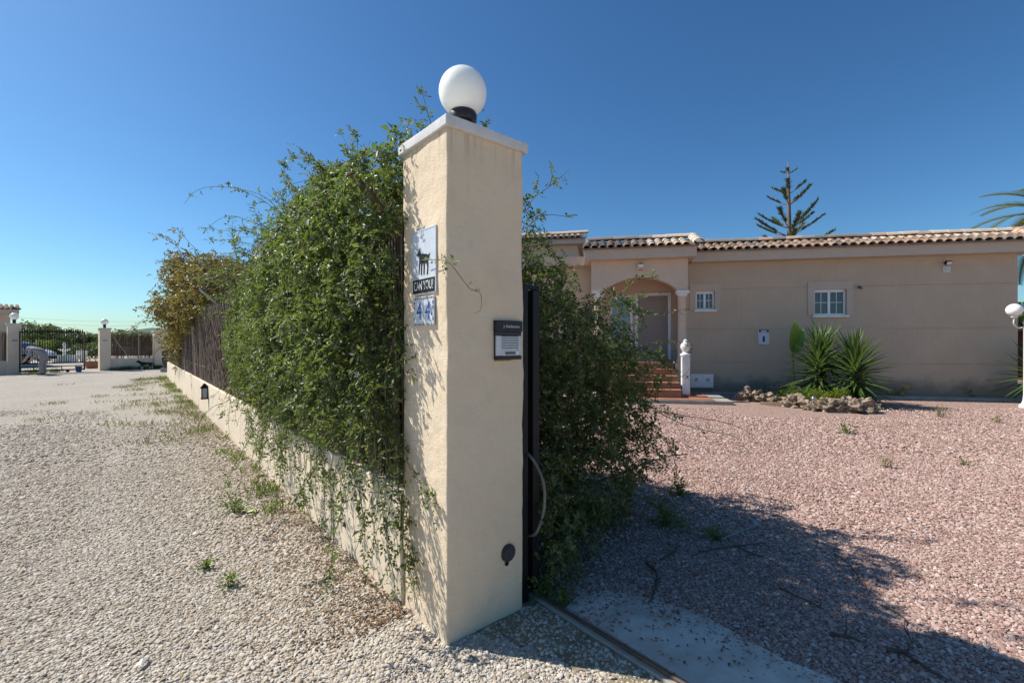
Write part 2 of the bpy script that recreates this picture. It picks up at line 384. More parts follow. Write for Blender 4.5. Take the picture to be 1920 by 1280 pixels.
class MB:
    """collects shapes (in a frame) that become one mesh object"""
    def __init__(s, frame=ID):
        s.v = []; s.f = []; s.mi = []; s.fr = frame; s.cur = 0
    def add(s, vs, fs):
        b = len(s.v)
        s.v += [s.fr @ Vector(p) for p in vs]
        s.f += [tuple(i + b for i in f) for f in fs]
        s.mi += [s.cur] * len(fs)
        return s
    def box(s, x0, x1, y0, y1, z0, z1):
        return s.add([(x0, y0, z0), (x1, y0, z0), (x1, y1, z0), (x0, y1, z0), (x0, y0, z1), (x1, y0, z1), (x1, y1, z1), (x0, y1, z1)],
                     [(3, 2, 1, 0), (4, 5, 6, 7), (0, 1, 5, 4), (1, 2, 6, 5), (2, 3, 7, 6), (3, 0, 4, 7)])
    def prism(s, poly, axis, a0, a1):
        """poly: 2-D outline; axis 'x','y','z' is the extrusion axis"""
        def p(q, a):
            return {'x': (a, q[0], q[1]), 'y': (q[0], a, q[1]), 'z': (q[0], q[1], a)}[axis]
        n = len(poly)
        vs = [p(q, a0) for q in poly] + [p(q, a1) for q in poly]
        fs = [tuple(range(n))[::-1], tuple(range(n, 2 * n))] + [(i, (i + 1) % n, (i + 1) % n + n, i + n) for i in range(n)]
        return s.add(vs, fs)
    def lathe(s, prof, c=(0, 0, 0), n=20):
        vs, fs = [], []
        for r, z in prof:
            for k in range(n):
                a = 2 * math.pi * k / n
                vs.append((c[0] + r * math.cos(a), c[1] + r * math.sin(a), c[2] + z))
        for i in range(len(prof) - 1):
            for k in range(n):
                fs.append((i * n + k, i * n + (k + 1) % n, (i + 1) * n + (k + 1) % n, (i + 1) * n + k))
        fs.append(tuple(range(n))[::-1]); m = (len(prof) - 1) * n
        fs.append(tuple(range(m, m + n)))
        return s.add(vs, fs)
    def sphere(s, c, r, n=20, m=12, sz=1.0):
        prof = [(max(1e-4, r * math.sin(math.pi * i / m)), -r * sz * math.cos(math.pi * i / m)) for i in range(m + 1)]
        return s.lathe(prof, c, n)
    def tube(s, pts, r, n=6, r1=None, cap=True):
        pts = [Vector(p) for p in pts]; N = len(pts)
        r1 = r if r1 is None else r1
        vs, fs = [], []
        up = Vector((0, 0, 1))
        for i, p in enumerate(pts):
            d = (pts[min(i + 1, N - 1)] - pts[max(i - 1, 0)])
            d = d.normalized() if d.length > 1e-9 else Vector((0, 0, 1))
            a = d.cross(up if abs(d.z) < 0.95 else Vector((1, 0, 0))).normalized(); b = d.cross(a)
            rr = r + (r1 - r) * i / max(1, N - 1)
            for k in range(n):
                t = 2 * math.pi * k / n
                vs.append(p + a * (rr * math.cos(t)) + b * (rr * math.sin(t)))
        for i in range(N - 1):
            for k in range(n):
                fs.append((i * n + k, i * n + (k + 1) % n, (i + 1) * n + (k + 1) % n, (i + 1) * n + k))
        if cap:
            fs.append(tuple(range(n))[::-1]); fs.append(tuple(range((N - 1) * n, N * n)))
        return s.add(vs, fs)
    def rock(s, c, r, seed=0, sub=2, sq=(1, 1, 1), amp=0.35, freq=1.6):
        bm = bmesh.new(); bmesh.ops.create_icosphere(bm, subdivisions=sub, radius=1.0)
        o = Vector((seed * 3.17, seed * 1.71, seed * 0.93))
        vs = []
        for v in bm.verts:
            k = 1 + amp * noise.noise(v.co * freq + o) + amp * 0.4 * noise.noise(v.co * freq * 2.7 + o)
            q = v.co * k
            vs.append(Vector(c) + Vector((q.x * r * sq[0], q.y * r * sq[1], q.z * r * sq[2])))
        fs = [tuple(v.index for v in f.verts) for f in bm.faces]
        bm.free()
        return s.add(vs, fs)
    def mesh(s, name, mats, inv=ID):
        me = bpy.data.meshes.new(name)
        me.from_pydata([inv @ p for p in s.v], [], s.f)
        for m in (mats if isinstance(mats, (list, tuple)) else [mats]): me.materials.append(m)
        if any(s.mi): me.polygons.foreach_set('material_index', s.mi)
        bm = bmesh.new(); bm.from_mesh(me); bmesh.ops.recalc_face_normals(bm, faces=bm.faces); bm.to_mesh(me); bm.free()
        return me
    def build(s, name, mats, parent=None, smooth=False, bevel=0.0, loc=None, label=None, cat=None, group=None, kind=None, seg=2):
        if parent is None:
            loc = Vector(loc) if loc is not None else Vector((0, 0, 0))
            inv = Matrix.Translation(-loc)
        else:
            inv = root_mat(parent).inverted()
        me = s.mesh(name, mats, inv)
        o = bpy.data.objects.new(name, me); COL.objects.link(o)
        if parent is None:
            o.location = loc; MATS[o.name] = Matrix.Translation(loc)
        else: o.parent = parent
        if smooth:
            me.polygons.foreach_set('use_smooth', [True] * len(me.polygons))
            if smooth == 'auto': smooth_by_angle(me, 40)
        if bevel:
            b = o.modifiers.new('bevel', 'BEVEL'); b.width = bevel; b.segments = seg; b.limit_method = 'ANGLE'
        return tag(o, label, cat, group, kind)
def smooth_by_angle(me, deg):
    bm = bmesh.new(); bm.from_mesh(me)
    for e in bm.edges: e.smooth = e.is_manifold and e.calc_face_angle(0) < R(deg)
    bm.to_mesh(me); bm.free()
def piece(me, name, parent, mw):
    """a shared-mesh piece placed by its world matrix under a thing, a part or a piece of the setting"""
    o = bpy.data.objects.new(name, me); COL.objects.link(o)
    o.parent = parent
    o.matrix_local = root_mat(parent).inverted() @ mw
    return o
def text_mesh(txt, size, mat, extrude=0.0, xs=1.0, align='CENTER'):
    cu = bpy.data.curves.new('lettering', 'FONT'); cu.body = txt; cu.size = size; cu.extrude = extrude
    cu.align_x = align; cu.align_y = 'CENTER'; cu.resolution_u = 3
    ob = bpy.data.objects.new('lettering', cu); COL.objects.link(ob)
    dg = bpy.context.evaluated_depsgraph_get(); dg.update()
    me = bpy.data.meshes.new_from_object(ob.evaluated_get(dg))
    bpy.data.objects.remove(ob); bpy.data.curves.remove(cu)
    me.materials.clear(); me.materials.append(mat)
    for v in me.vertices: v.co.x *= xs
    return me
def grid_wall(mb, xs, zs, solid, y0, y1):
    """a wall slab in the x-z plane between y0 and y1 made of grid cells; solid(xm, zm) says which are filled"""
    nx, nz = len(xs) - 1, len(zs) - 1
    S = [[solid((xs[i] + xs[i + 1]) / 2, (zs[j] + zs[j + 1]) / 2) for j in range(nz)] for i in range(nx)]
    idx = {}
    vs, fs = [], []
    def V(i, j, k):
        if (i, j, k) not in idx:
            idx[(i, j, k)] = len(vs); vs.append((xs[i], (y0, y1)[k], zs[j]))
        return idx[(i, j, k)]
    g = lambda i, j: 0 <= i < nx and 0 <= j < nz and S[i][j]
    for i in range(nx):
        for j in range(nz):
            if not S[i][j]: continue
            fs.append((V(i, j, 0), V(i + 1, j, 0), V(i + 1, j + 1, 0), V(i, j + 1, 0)))
            fs.append((V(i, j + 1, 1), V(i + 1, j + 1, 1), V(i + 1, j, 1), V(i, j, 1)))
            if not g(i - 1, j): fs.append((V(i, j, 0), V(i, j + 1, 0), V(i, j + 1, 1), V(i, j, 1)))
            if not g(i + 1, j): fs.append((V(i + 1, j, 1), V(i + 1, j + 1, 1), V(i + 1, j + 1, 0), V(i + 1, j, 0)))
            if not g(i, j - 1): fs.append((V(i, j, 1), V(i + 1, j, 1), V(i + 1, j, 0), V(i, j, 0)))
            if not g(i, j + 1): fs.append((V(i, j + 1, 0), V(i + 1, j + 1, 0), V(i + 1, j + 1, 1), V(i, j + 1, 1)))
    mb.add(vs, fs)

# ------------------------------------------------------------------ foliage helpers (numpy)
RNG = np.random.default_rng(11)
def unit(a):
    return a / np.maximum(1e-9, np.linalg.norm(a, axis=-1, keepdims=True))
def leaf_mesh(name, base, d, nrm, length, width, rnd, mat, inv=ID, fold=0.25, mats=None):
    """one four-cornered folded leaf per row: base point, direction, face normal, length, width"""
    d = unit(d); s = unit(np.cross(nrm, d)); n = np.cross(d, s)
    L = length[:, None]; Wd = width[:, None]
    v0 = base
    v1 = base + d * L * 0.45 + s * Wd * 0.5 + n * Wd * fold
    v2 = base + d * L - n * L * 0.12
    v3 = base + d * L * 0.45 - s * Wd * 0.5 + n * Wd * fold
    V = np.stack([v0, v1, v2, v3], 1).reshape(-1, 3)
    Mi = np.array(inv)
    V = V @ Mi[:3, :3].T + Mi[:3, 3]
    N = len(base)
    q = np.arange(N) * 4
    F = np.stack([q, q + 1, q + 2, q, q + 2, q + 3], 1).reshape(-1).astype(np.int32)
    me = bpy.data.meshes.new(name)
    me.vertices.add(4 * N); me.vertices.foreach_set('co', V.astype(np.float32).ravel())
    me.loops.add(6 * N); me.loops.foreach_set('vertex_index', F)
    me.polygons.add(2 * N)
    me.polygons.foreach_set('loop_start', np.arange(2 * N, dtype=np.int32) * 3)
    me.polygons.foreach_set('loop_total', np.full(2 * N, 3, dtype=np.int32))
    at_ = me.attributes.new('rnd', 'FLOAT', 'FACE')
    at_.data.foreach_set('value', np.repeat(rnd, 2).astype(np.float32))
    me.update(calc_edges=True)
    me.materials.append(mat)
    return me
def sprigs(base, d, nrm, length, nleaf, leaf_len, aspect=0.5, rng=RNG, spread=0.95):
    """pinnate sprigs: every base point grows nleaf leaflets along its own short rachis"""
    n = len(base)
    d = unit(d); s = unit(np.cross(nrm, d))
    fr = np.linspace(0.15, 1.0, nleaf)
    B = base[:, None, :] + d[:, None, :] * (length[:, None] * fr[None, :])[..., None]
    B[:, :, 2] -= (length[:, None] * (fr[None, :] ** 2)) * 0.25
    sign = np.where(np.arange(nleaf) % 2 == 0, 1.0, -1.0); sign[-1] = 0.0
    D = d[:, None, :] * 0.55 + s[:, None, :] * (sign * spread)[None, :, None] + rng.normal(0, 0.22, (n, nleaf, 3))
    Nn = np.repeat(nrm[:, None, :], nleaf, 1) + rng.normal(0, 0.42, (n, nleaf, 3))
    LL = leaf_len * rng.uniform(0.55, 1.3, (n, nleaf)) * rng.lognormal(0, 0.22, (n, 1))
    LL[:, -1] *= 1.25
    r = np.clip(rng.beta(2.2, 2.2, (n, 1)) * 0.88 + rng.normal(0, 0.1, (n, nleaf)), 0, 0.95)
    old = rng.random((n, nleaf)) < 0.06
    r = np.where(old, rng.uniform(0.94, 1.0, (n, nleaf)), r)
    return (B.reshape(-1, 3), D.reshape(-1, 3), Nn.reshape(-1, 3), LL.ravel(), LL.ravel() * aspect, r.ravel())
def blob_points(blobs, n, lo=0.8, hi=1.06, deep=0.18, keep=0.72, rng=RNG, zmin=0.03):
    """points near the outer skin of a union of ellipsoids, with outward normals"""
    Bc = np.array([b[:3] for b in blobs]); Br = np.array([(b[3:6] if len(b) > 4 else [b[3]] * 3) for b in blobs])
    area = Br.prod(1) ** (2 / 3)
    k = rng.choice(len(blobs), size=n * 3, p=area / area.sum())
    dr = unit(rng.normal(size=(n * 3, 3)))
    rad = np.where(rng.random(n * 3) < deep, rng.uniform(0.3, lo, n * 3), rng.uniform(lo, hi, n * 3))
    P = Bc[k] + dr * Br[k] * rad[:, None]
    ok = P[:, 2] > zmin
    for j in range(len(blobs)):
        q = np.linalg.norm((P - Bc[j]) / Br[j], axis=1)
        ok &= ~((q < keep) & (k != j) & (rng.random(len(P)) < 0.85))
    P, dr = P[ok][:n], dr[ok][:n]
    return P, dr
def to_world(P, fr):
    Mi = np.array(fr); return P @ Mi[:3, :3].T + Mi[:3, 3]
def dir_world(P, fr):
    return P @ np.array(fr)[:3, :3].T
def add_mesh(me, name, parent=None, loc=None, **kw):
    o = bpy.data.objects.new(name, me); COL.objects.link(o)
    if parent is not None: o.parent = parent
    else:
        MATS[o.name] = Matrix.Translation(Vector(loc or (0, 0, 0))); o.location = loc or (0, 0, 0)
    return tag(o, **kw)
def join_sets(*sets):
    return tuple(np.concatenate([s_[i] for s_ in sets]) for i in range(6))
def foliage(parent, sets, mat, name='foliage'):
    me = leaf_mesh(name, *sets[:2], sets[2], sets[3], sets[4], sets[5], mat, root_mat(parent).inverted())
    return add_mesh(me, name, parent, kind='stuff')
def strand(p0, d0, length, n, droop, wob, rng):
    """a wandering shoot: list of points"""
    p = Vector(p0); d = Vector(d0).normalized(); out = [p.copy()]
    st = length / n
    for i in range(n):
        d = (d + Vector((rng.normal(0, wob), rng.normal(0, wob), rng.normal(0, wob) - droop * st))).normalized()
        p = p + d * st; out.append(p.copy())
    return out
def leaves_along(pts, per_m, leaf_len, rng, nleaf=5, skip=0.0):
    """sprigs set along a shoot"""
    B, D, N = [], [], []
    for a, b in zip(pts[:-1], pts[1:]):
        seg = b - a
        k = rng.poisson(per_m * seg.length)
        for _ in range(k):
            f = rng.random(); q = a + seg * f
            if rng.random() < skip: continue
            rv = Vector(rng.normal(size=3)); dv = (seg.normalized() * 0.5 + rv.normalized() * 0.8)
            B.append(q); D.append(dv); N.append(Vector((0, 0, 1)) + Vector(rng.normal(0, 0.6, 3)))
    if not B: return None
    B, D, N = np.array(B), np.array(D), np.array(N)
    return sprigs(B, D, N, leaf_len * rng.uniform(1.2, 2.4, len(B)), nleaf, leaf_len, 0.5, rng)
def flowers(parent, P, N, size, mat, name, rng=RNG):
    mb = MB()
    for p, n in zip(P, N):
        n = Vector(n).normalized(); p = Vector(p) + n * 0.02
        a = n.orthogonal().normalized(); b = n.cross(a); r = size * rng.uniform(0.7, 1.2); off = rng.uniform(0, 6.28)
        vs, fs = [p - n * r * 0.5], []
        for k in range(5):
            t = off + k * 2 * math.pi / 5
            e = a * math.cos(t) + b * math.sin(t); t2 = t + 0.36; e2 = a * math.cos(t2) + b * math.sin(t2); t3 = t - 0.36; e3 = a * math.cos(t3) + b * math.sin(t3)
            i = len(vs); vs += [p + e * r + n * r * 0.1, p + e2 * r * 0.55, p + e3 * r * 0.55]
            fs += [(0, i + 2, i, i + 1)]
        mb.add(vs, fs)
    return mb.build(name, mat, parent, kind='stuff')

# ------------------------------------------------------------------ the setting: ground, road, yard
mb = MB()
S_ = 2500
mb.add([(-S_, -S_, -0.012), (S_, -S_, -0.012), (S_, S_, -0.012), (-S_, S_, -0.012)], [(0, 1, 2, 3)])
tag(mb.build('ground', M['sand']), kind='structure')
# the gravel lane runs along the road side of the wall
def sheet(name, pts, z, mat):
    m = MB(); m.add([(p[0], p[1], z) for p in pts], [tuple(range(len(pts)))]); return tag(m.build(name, mat), kind='structure')
a_, b_, c_, d_ = W(0.62, -8), W(0.62, 0.2), W(0.1, 0.2), W(0.1, 34)
sheet('road', [(a_.x, a_.y), (b_.x, b_.y), (c_.x, c_.y), (d_.x, d_.y), (-34, 34), (-40, -10)], -0.004, M['road'])
a_, b_, c_, d_ = W(0.63, -8), W(0.63, 0.2), W(0.1, 0.2), W(0.1, 24)
sheet('yard', [(a_.x, a_.y), (40, a_.y), (40, 40), (d_.x, 40), (d_.x, d_.y), (c_.x, c_.y), (b_.x, b_.y)], 0.0, M['yard'])
# concrete apron along the gate track
mb = MB(WF)
poly = [(0.68, -6), (0.68, -0.16), (0.85, -0.12), (1.0, -0.2), (1.12, -0.42), (1.2, -0.7), (1.16, -1.1), (1.22, -1.5), (1.2, -6)]
mb.prism(poly, 'z', -0.05, 0.006)
tag(mb.build('concrete_path', M['concrete']), kind='structure')
# trodden, mossy earth under the thin gravel in front of the pillar
mb = MB(WF)
mb.add([(x, y, -0.001) for x, y in ((0.16, 0.02), (0.2, -0.04), (0.19, -0.1), (0.27, -0.13), (0.25, -0.22), (0.33, -0.27), (0.30, -0.36), (0.37, -0.42), (0.36, -0.52), (0.43, -0.58), (0.41, -0.7), (0.46, -0.8), (0.5, -1.1), (0.595, -1.2), (0.595, 0.1), (0.5, 0.02))], [tuple(range(16))])
tag(mb.build('bare_earth_ground', plain('mossy_earth', (0.33, 0.265, 0.18), (0.20, 0.17, 0.105), 9, 0.95, 0.1, bump=0.6, bscale=70)), kind='structure')

# ------------------------------------------------------------------ main gate pillar
def rough_box(mb, x0, x1, y0, y1, z0, z1, step, amp, rad, seed=0.0):
    """a rendered masonry block: rounded arrises and a hand-trowelled, slightly uneven face"""
    bm = bmesh.new()
    bmesh.ops.create_cube(bm, size=1.0)
    for v in bm.verts:
        v.co = Vector(((x0 + x1) / 2 + v.co.x * (x1 - x0), (y0 + y1) / 2 + v.co.y * (y1 - y0), (z0 + z1) / 2 + v.co.z * (z1 - z0)))
    bmesh.ops.bevel(bm, geom=[e for e in bm.edges], offset=rad, segments=3, profile=0.6, affect='EDGES')
    for ax, (l0, l1) in enumerate(((x0, x1), (y0, y1), (z0, z1))):
        n = max(1, int((l1 - l0) / step))
        for k in range(1, n):
            co = [0, 0, 0]; no = [0, 0, 0]; co[ax] = l0 + (l1 - l0) * k / n; no[ax] = 1
            bmesh.ops.bisect_plane(bm, geom=bm.verts[:] + bm.edges[:] + bm.faces[:], plane_co=co, plane_no=no)
    o = Vector((seed, seed * 2.3, 0))
    for v in bm.verts:
        p = v.co + o
        d = Vector((noise.noise(p * 3.1), noise.noise(p * 3.1 + Vector((9, 0, 0))), 0)) * amp + Vector((noise.noise(p * 14), noise.noise(p * 14 + Vector((5, 3, 0))), noise.noise(p * 14 + Vector((1, 7, 2))))) * amp * 0.35
        if v.co.z < z0 + 0.001: d.z = 0
        v.co += d
    bm.verts.ensure_lookup_table()
    for i, v in enumerate(bm.verts): v.index = i
    mb.add([v.co.copy() for v in bm.verts], [tuple(v.index for v in f.verts) for f in bm.faces])
    bm.free()
    return mb

PT = thing('gate_pillar', 'tall square cream rendered gate pillar with white cap and globe lamp on top', 'pillar', W(0.25, 0.235), R(40))
rough_box(MB(WF), 0, 0.5, 0, 0.47, -0.12, 2.568, 0.03, 0.009, 0.011).build('shaft', M['pillar'], PT, smooth=True)
rough_box(MB(WF), -0.021, 0.521, -0.021, 0.491, 2.560, 2.616, 0.08, 0.004, 0.007, 4).build('cap', M['cap'], PT, smooth=True)
mb = MB(WF)
n = 28
ring = [(0.387 + 0.047 * math.cos(2 * math.pi * k / n), 0.343 + 0.047 * math.sin(2 * math.pi * k / n)) for k in range(n)]
mb.prism(ring, 'y', -0.012, 0.02)
mb.prism([(0.387 + 0.036 * math.cos(2 * math.pi * k / n), 0.343 + 0.036 * math.sin(2 * math.pi * k / n)) for k in range(n)], 'y', -0.0165, -0.011)
mb.build('round_cover', M['greycover'], PT, bevel=0.002, label='round dark grey plastic cover plate near the pillar foot')
mb = MB(WF)
ring = [(0.378 + 0.012 * math.cos(k), 0.288 + 0.014 * math.sin(k)) for k in (0, 1, 2, 3, 4, 5)]
mb.prism(ring, 'y', -0.008, 0.01); mb.build('plug', M['black'], PT)

GL = thing('globe_lamp', 'large white opal globe lamp on dark collar on top of tall near pillar', 'lamp', W(0.25, 0.235, 2.615), 0, 'white globe lamps')
c = W(0.25, 0.235, 0)
MB().sphere((c.x, c.y, 2.915), 0.136, 48, 28).build('globe', M['globe'], GL, smooth=True)
mb = MB()
mb.lathe([(0.062, 2.612), (0.066, 2.618), (0.066, 2.66), (0.058, 2.67), (0.058, 2.745)], (c.x, c.y, 0), 32)
mb.build('base', M['darkplastic'], GL, smooth='auto')
MB().lathe([(0.074, 2.742), (0.078, 2.75), (0.078, 2.79), (0.072, 2.80), (0.06, 2.803)], (c.x, c.y, 0), 32).build('collar', M['darkplastic'], GL, smooth='auto')

# ---- enamel warning sign and house number on the road-side face (local frame: x right along the face, y up, z out of the face)
def face_left(t, z, out=0.0):        # road-side face: looking at it, right is towards the near corner
    return WF @ Matrix(((0, 0, -1, -out), (-1, 0, 0, t), (0, 1, 0, z), (0, 0, 0, 1)))
def face_right(s, z, out=0.0):       # yard-side face
    return WF @ Matrix(((1, 0, 0, s), (0, 0, -1, -out), (0, 1, 0, z), (0, 0, 0, 1)))
DS = thing('warning_sign', 'tall white enamel guard dog sign with black CAN YOU? band on pillar', 'sign', W(-0.008, 0.215, 1.75), R(40))
fm = face_left(0.215, 1.923, 0.008)
def flat(fr, poly, z0, z1):
    m = MB(fr); m.prism(poly, 'z', z0, z1); return m
def rect(x0, x1, y0, y1): return [(x0, y0), (x1, y0), (x1, y1), (x0, y1)]
flat(fm, rect(-0.125, 0.125, -0.172, 0.172), -0.004, 0.004).build('plate', M['signwhite'], DS, bevel=0.002)
flat(fm, rect(-0.116, 0.116, -0.166, -0.092), 0.0042, 0.0056).build('band', M['ink'], DS)
piece(text_mesh("CAN YOU?", 0.068, M['printwhite'], xs=0.62), 'lettering', DS, fm @ Matrix.Translation((0, -0.129, 0.0062)))
dog = [(-0.062, 0.052), (-0.05, 0.062), (-0.046, 0.078), (-0.04, 0.064), (-0.03, 0.05), (-0.012, 0.04), (0.03, 0.036), (0.05, 0.028), (0.068, 0.036), (0.06, 0.014), (0.05, -0.002),
       (0.052, -0.03), (0.046, -0.074), (0.036, -0.074), (0.04, -0.034), (0.03, -0.012), (0.016, -0.012), (0.010, -0.07), (0.0, -0.07), (0.002, -0.012),
       (-0.012, -0.008), (-0.018, -0.07), (-0.028, -0.07), (-0.026, -0.006), (-0.036, -0.01), (-0.044, -0.064), (-0.054, -0.064), (-0.046, 0.006), (-0.044, 0.03), (-0.062, 0.036), (-0.074, 0.04)]
flat(fm, dog, 0.0042, 0.0056).build('silhouette', M['ink'], DS)
flat(fm, rect(-0.112, -0.062, -0.086, -0.083), 0.0042, 0.005).build('print_line', M['inkgrey'], DS)
mb = MB(fm)
for k in range(3): mb.prism(rect(-0.11 + k * 0.012, -0.104 + k * 0.012, -0.082, -0.062), 'z', 0.0042, 0.005)
mb.build('small_print', M['inkgrey'], DS)
mb = MB(fm)
mb.prism(rect(-0.119, 0.119, 0.162, 0.1645), 'z', 0.0042, 0.005)
mb.build('border_line', M['inkgrey'], DS)
HN = thing('house_number', 'white glazed ceramic number plaque reading 44 below dog sign', 'house number', W(-0.008, 0.215, 1.58), R(40))
fm = face_left(0.215, 1.660, 0.008)
flat(fm, rect(-0.106, -0.001, -0.078, 0.078), -0.004, 0.005).build('tile', M['signwhite'], HN, bevel=0.003)
flat(fm, rect(0.001, 0.106, -0.078, 0.078), -0.004, 0.005).build('tile', M['signwhite'], HN, bevel=0.003)
me4 = text_mesh("4", 0.135, M['inkblue'], xs=0.85)
piece(me4, 'numeral', HN, fm @ Matrix.Translation((-0.046, -0.002, 0.0064)))
piece(me4, 'numeral', HN, fm @ Matrix.Translation((0.046, -0.002, 0.0064)))
piece(text_mesh(".", 0.12, M['inkblue']), 'numeral', HN, fm @ Matrix.Translation((0.086, 0.012, 0.0064)))
mo, mbl = MB(fm), MB(fm)
for k in range(15):
    x = -0.098 + k * 0.014
    for yy in (-0.07, 0.068):
        m_ = mo if k % 3 != 1 else mbl
        m_.prism([(x - 0.005, yy - 0.003), (x, yy - 0.006), (x + 0.005, yy - 0.002), (x + 0.002, yy + 0.005), (x - 0.003, yy + 0.004)], 'z', 0.0053, 0.0062)
for yy in (-0.04, 0.02, 0.045):
    mbl.prism(rect(0.094, 0.102, yy - 0.012, yy + 0.006), 'z', 0.0053, 0.0062); mbl.prism(rect(-0.103, -0.096, yy - 0.008, yy + 0.008), 'z', 0.0053, 0.0062)
mo.build('flower_border', M['inkochre'], HN, kind='stuff'); mbl.build('leaf_border', M['inkblue'], HN, kind='stuff')

# ---- intercom on the yard-side face
IC = thing('intercom', 'black and silver slatted door intercom mounted on pillar face', 'intercom', W(0.378, -0.01, 1.4), R(40))
fm = face_right(0.378, 1.505, 0.0)
def fbox(fr, x0, x1, y0, y1, z0, z1): m = MB(fr); m.box(x0, x1, y0, y1, z0, z1); return m
fbox(fm, -0.088, 0.09, -0.102, 0.102, -0.01, 0.012).build('back_box', M['greycover'], IC, bevel=0.002)
m = MB(fm); m.box(-0.092, 0.092, 0.047, 0.108, 0.0, 0.03); m.build('top_cover', M['darkplastic'], IC, bevel=0.003)
fbox(fm, -0.088, 0.09, 0.026, 0.0465, 0.0, 0.02).build('camera_strip', M['greycover'], IC, bevel=0.001)
fbox(fm, -0.086, -0.05, -0.082, 0.0255, 0.0, 0.021).build('side_panel', M['alu'], IC, bevel=0.002)
fbox(fm, 0.071, 0.088, -0.082, 0.0255, 0.0, 0.021).build('side_panel', M['alu'], IC, bevel=0.002)
fbox(fm, -0.0495, 0.0705, -0.082, -0.049, 0.0, 0.0205).build('button_panel', M['alu'], IC, bevel=0.001)
fbox(fm, -0.024, 0.045, -0.076, -0.060, 0.0206, 0.0235).build('name_strip', M['hose'], IC)
fbox(fm, 0.05, 0.066, -0.076, -0.060, 0.0206, 0.025).build('button', M['pvc'], IC, bevel=0.001)
fbox(fm, -0.088, 0.09, -0.104, -0.083, 0.0, 0.024).build('bottom_cover', M['darkplastic'], IC, bevel=0.002)
sl = MB(); sl.box(-0.06, 0.06, -0.0028, 0.0028, 0.0, 0.0075); slm = sl.mesh('slat', M['alu'])
for k in range(8): piece(slm, 'slat', IC, fm @ Matrix.Translation((0.0105, 0.019 - k * 0.0092, 0.0125)))
piece(text_mesh("J. Heidemann", 0.021, M['printwhite'], xs=1.0), 'lettering', IC, fm @ Matrix.Translation((0.012, 0.076, 0.0308)))
fbox(fm, -0.084, 0.03, -0.112, -0.1045, -0.004, 0.004).build('mortar_smear', M['inkochre'], IC)

# ------------------------------------------------------------------ low wall and reed fence
LW = thing('low_wall', 'long low cream rendered wall running along gravel lane under reed fence', 'wall', W(0.1, 0.5), R(40))
rough_box(MB(WF), -0.014, 0.2, 0.475, 22.0, -0.1, 0.645, 0.16, 0.007, 0.01, 3).build('wall_body', M['lowwall'], LW, smooth=True)
RF = thing('reed_fence', 'weathered grey brown reed screen fence standing on low wall', 'fence', W(0.1, 0.5, 0.64), R(40))
rng = np.random.default_rng(3)
def reeds(t0, t1, w0, ztop, nper, seed, frame=WF, zbot=0.635, lean=0.03, inv=ID, mat=None, wfun=None):
    rg = np.random.default_rng(seed)
    n = int((t1 - t0) * nper)
    t = np.sort(rg.uniform(t0, t1, n)); w = w0 + rg.uniform(-0.025, 0.025, n)
    ht = ztop + 0.06 * np.sin(t * 1.3 + seed) + rg.normal(0, 0.035, n)
    mess = 1 + 4.0 * np.exp(-((t - 7.0) / 2.2) ** 2)
    dt = rg.normal(0, lean, n) * mess; dw = rg.normal(-0.01, 0.02, n) * mess
    r = rg.uniform(0.0028, 0.0055, n)
    V = []; ang = np.array([0.3, 2.394, 4.489])
    for lev in (0, 1):
        z = np.full(n, zbot) if lev == 0 else ht
        for a in ang:
            V.append(np.stack([w + dw * lev + r * np.cos(a), t + dt * lev + r * np.sin(a), z], 1))
    V = np.stack(V, 1).reshape(-1, 3); V = to_world(V, inv @ frame)
    q = (np.arange(n) * 6)[:, None]
    F = np.concatenate([q + np.array([[0, 1, 4, 3]]), q + np.array([[1, 2, 5, 4]]), q + np.array([[2, 0, 3, 5]])], 1).reshape(-1).astype(np.int32)
    me = bpy.data.meshes.new('reed_screen')
    me.vertices.add(len(V)); me.vertices.foreach_set('co', V.astype(np.float32).ravel())
    me.loops.add(len(F)); me.loops.foreach_set('vertex_index', F)
    me.polygons.add(3 * n); me.polygons.foreach_set('loop_start', np.arange(3 * n, dtype=np.int32) * 4); me.polygons.foreach_set('loop_total', np.full(3 * n, 4, dtype=np.int32))
    at_ = me.attributes.new('rnd', 'FLOAT', 'FACE'); at_.data.foreach_set('value', np.repeat(rg.beta(1.6, 1.9, n), 3).astype(np.float32))
    me.update(calc_edges=True); me.materials.append(mat or M['reed'])
    return me
for k, w in enumerate((0.05, 0.075, 0.1)):
    add_mesh(reeds(0.48, 22.0, w, 2.1, 95, 20 + k, inv=root_mat(RF).inverted()), 'reed_screen', RF, kind='stuff')
for k, t in enumerate((0.7, 3.2, 5.7, 8.4, 11.2, 14.0, 16.8, 19.6)):
    m = MB(WF); m.tube([(0.14, t, 0.6), (0.14, t, 2.16), (0.02, t + 0.02, 2.28), (-0.2, t + 0.05, 2.5)], 0.024, 8)
    m.build('post', M['brownsteel'] if k % 2 == 0 else M['steel'], RF, smooth='auto')
for z in (0.95, 1.5, 2.0):
    m = MB(WF); m.tube([(0.028, 0.48 + 0.5 * i, z + 0.01 * math.sin(i)) for i in range(44)], 0.0022, 4); m.build('tie_wire', M['steel'], RF)
for z, w in ((2.28, 0.02), (2.39, -0.09), (2.49, -0.19)):
    m = MB(WF); m.tube([(w, 0.6 + 1.0 * i, z + 0.012 * math.sin(i * 2.1)) for i in range(22)], 0.0022, 4); m.build('strand_wire', M['steel'], RF)

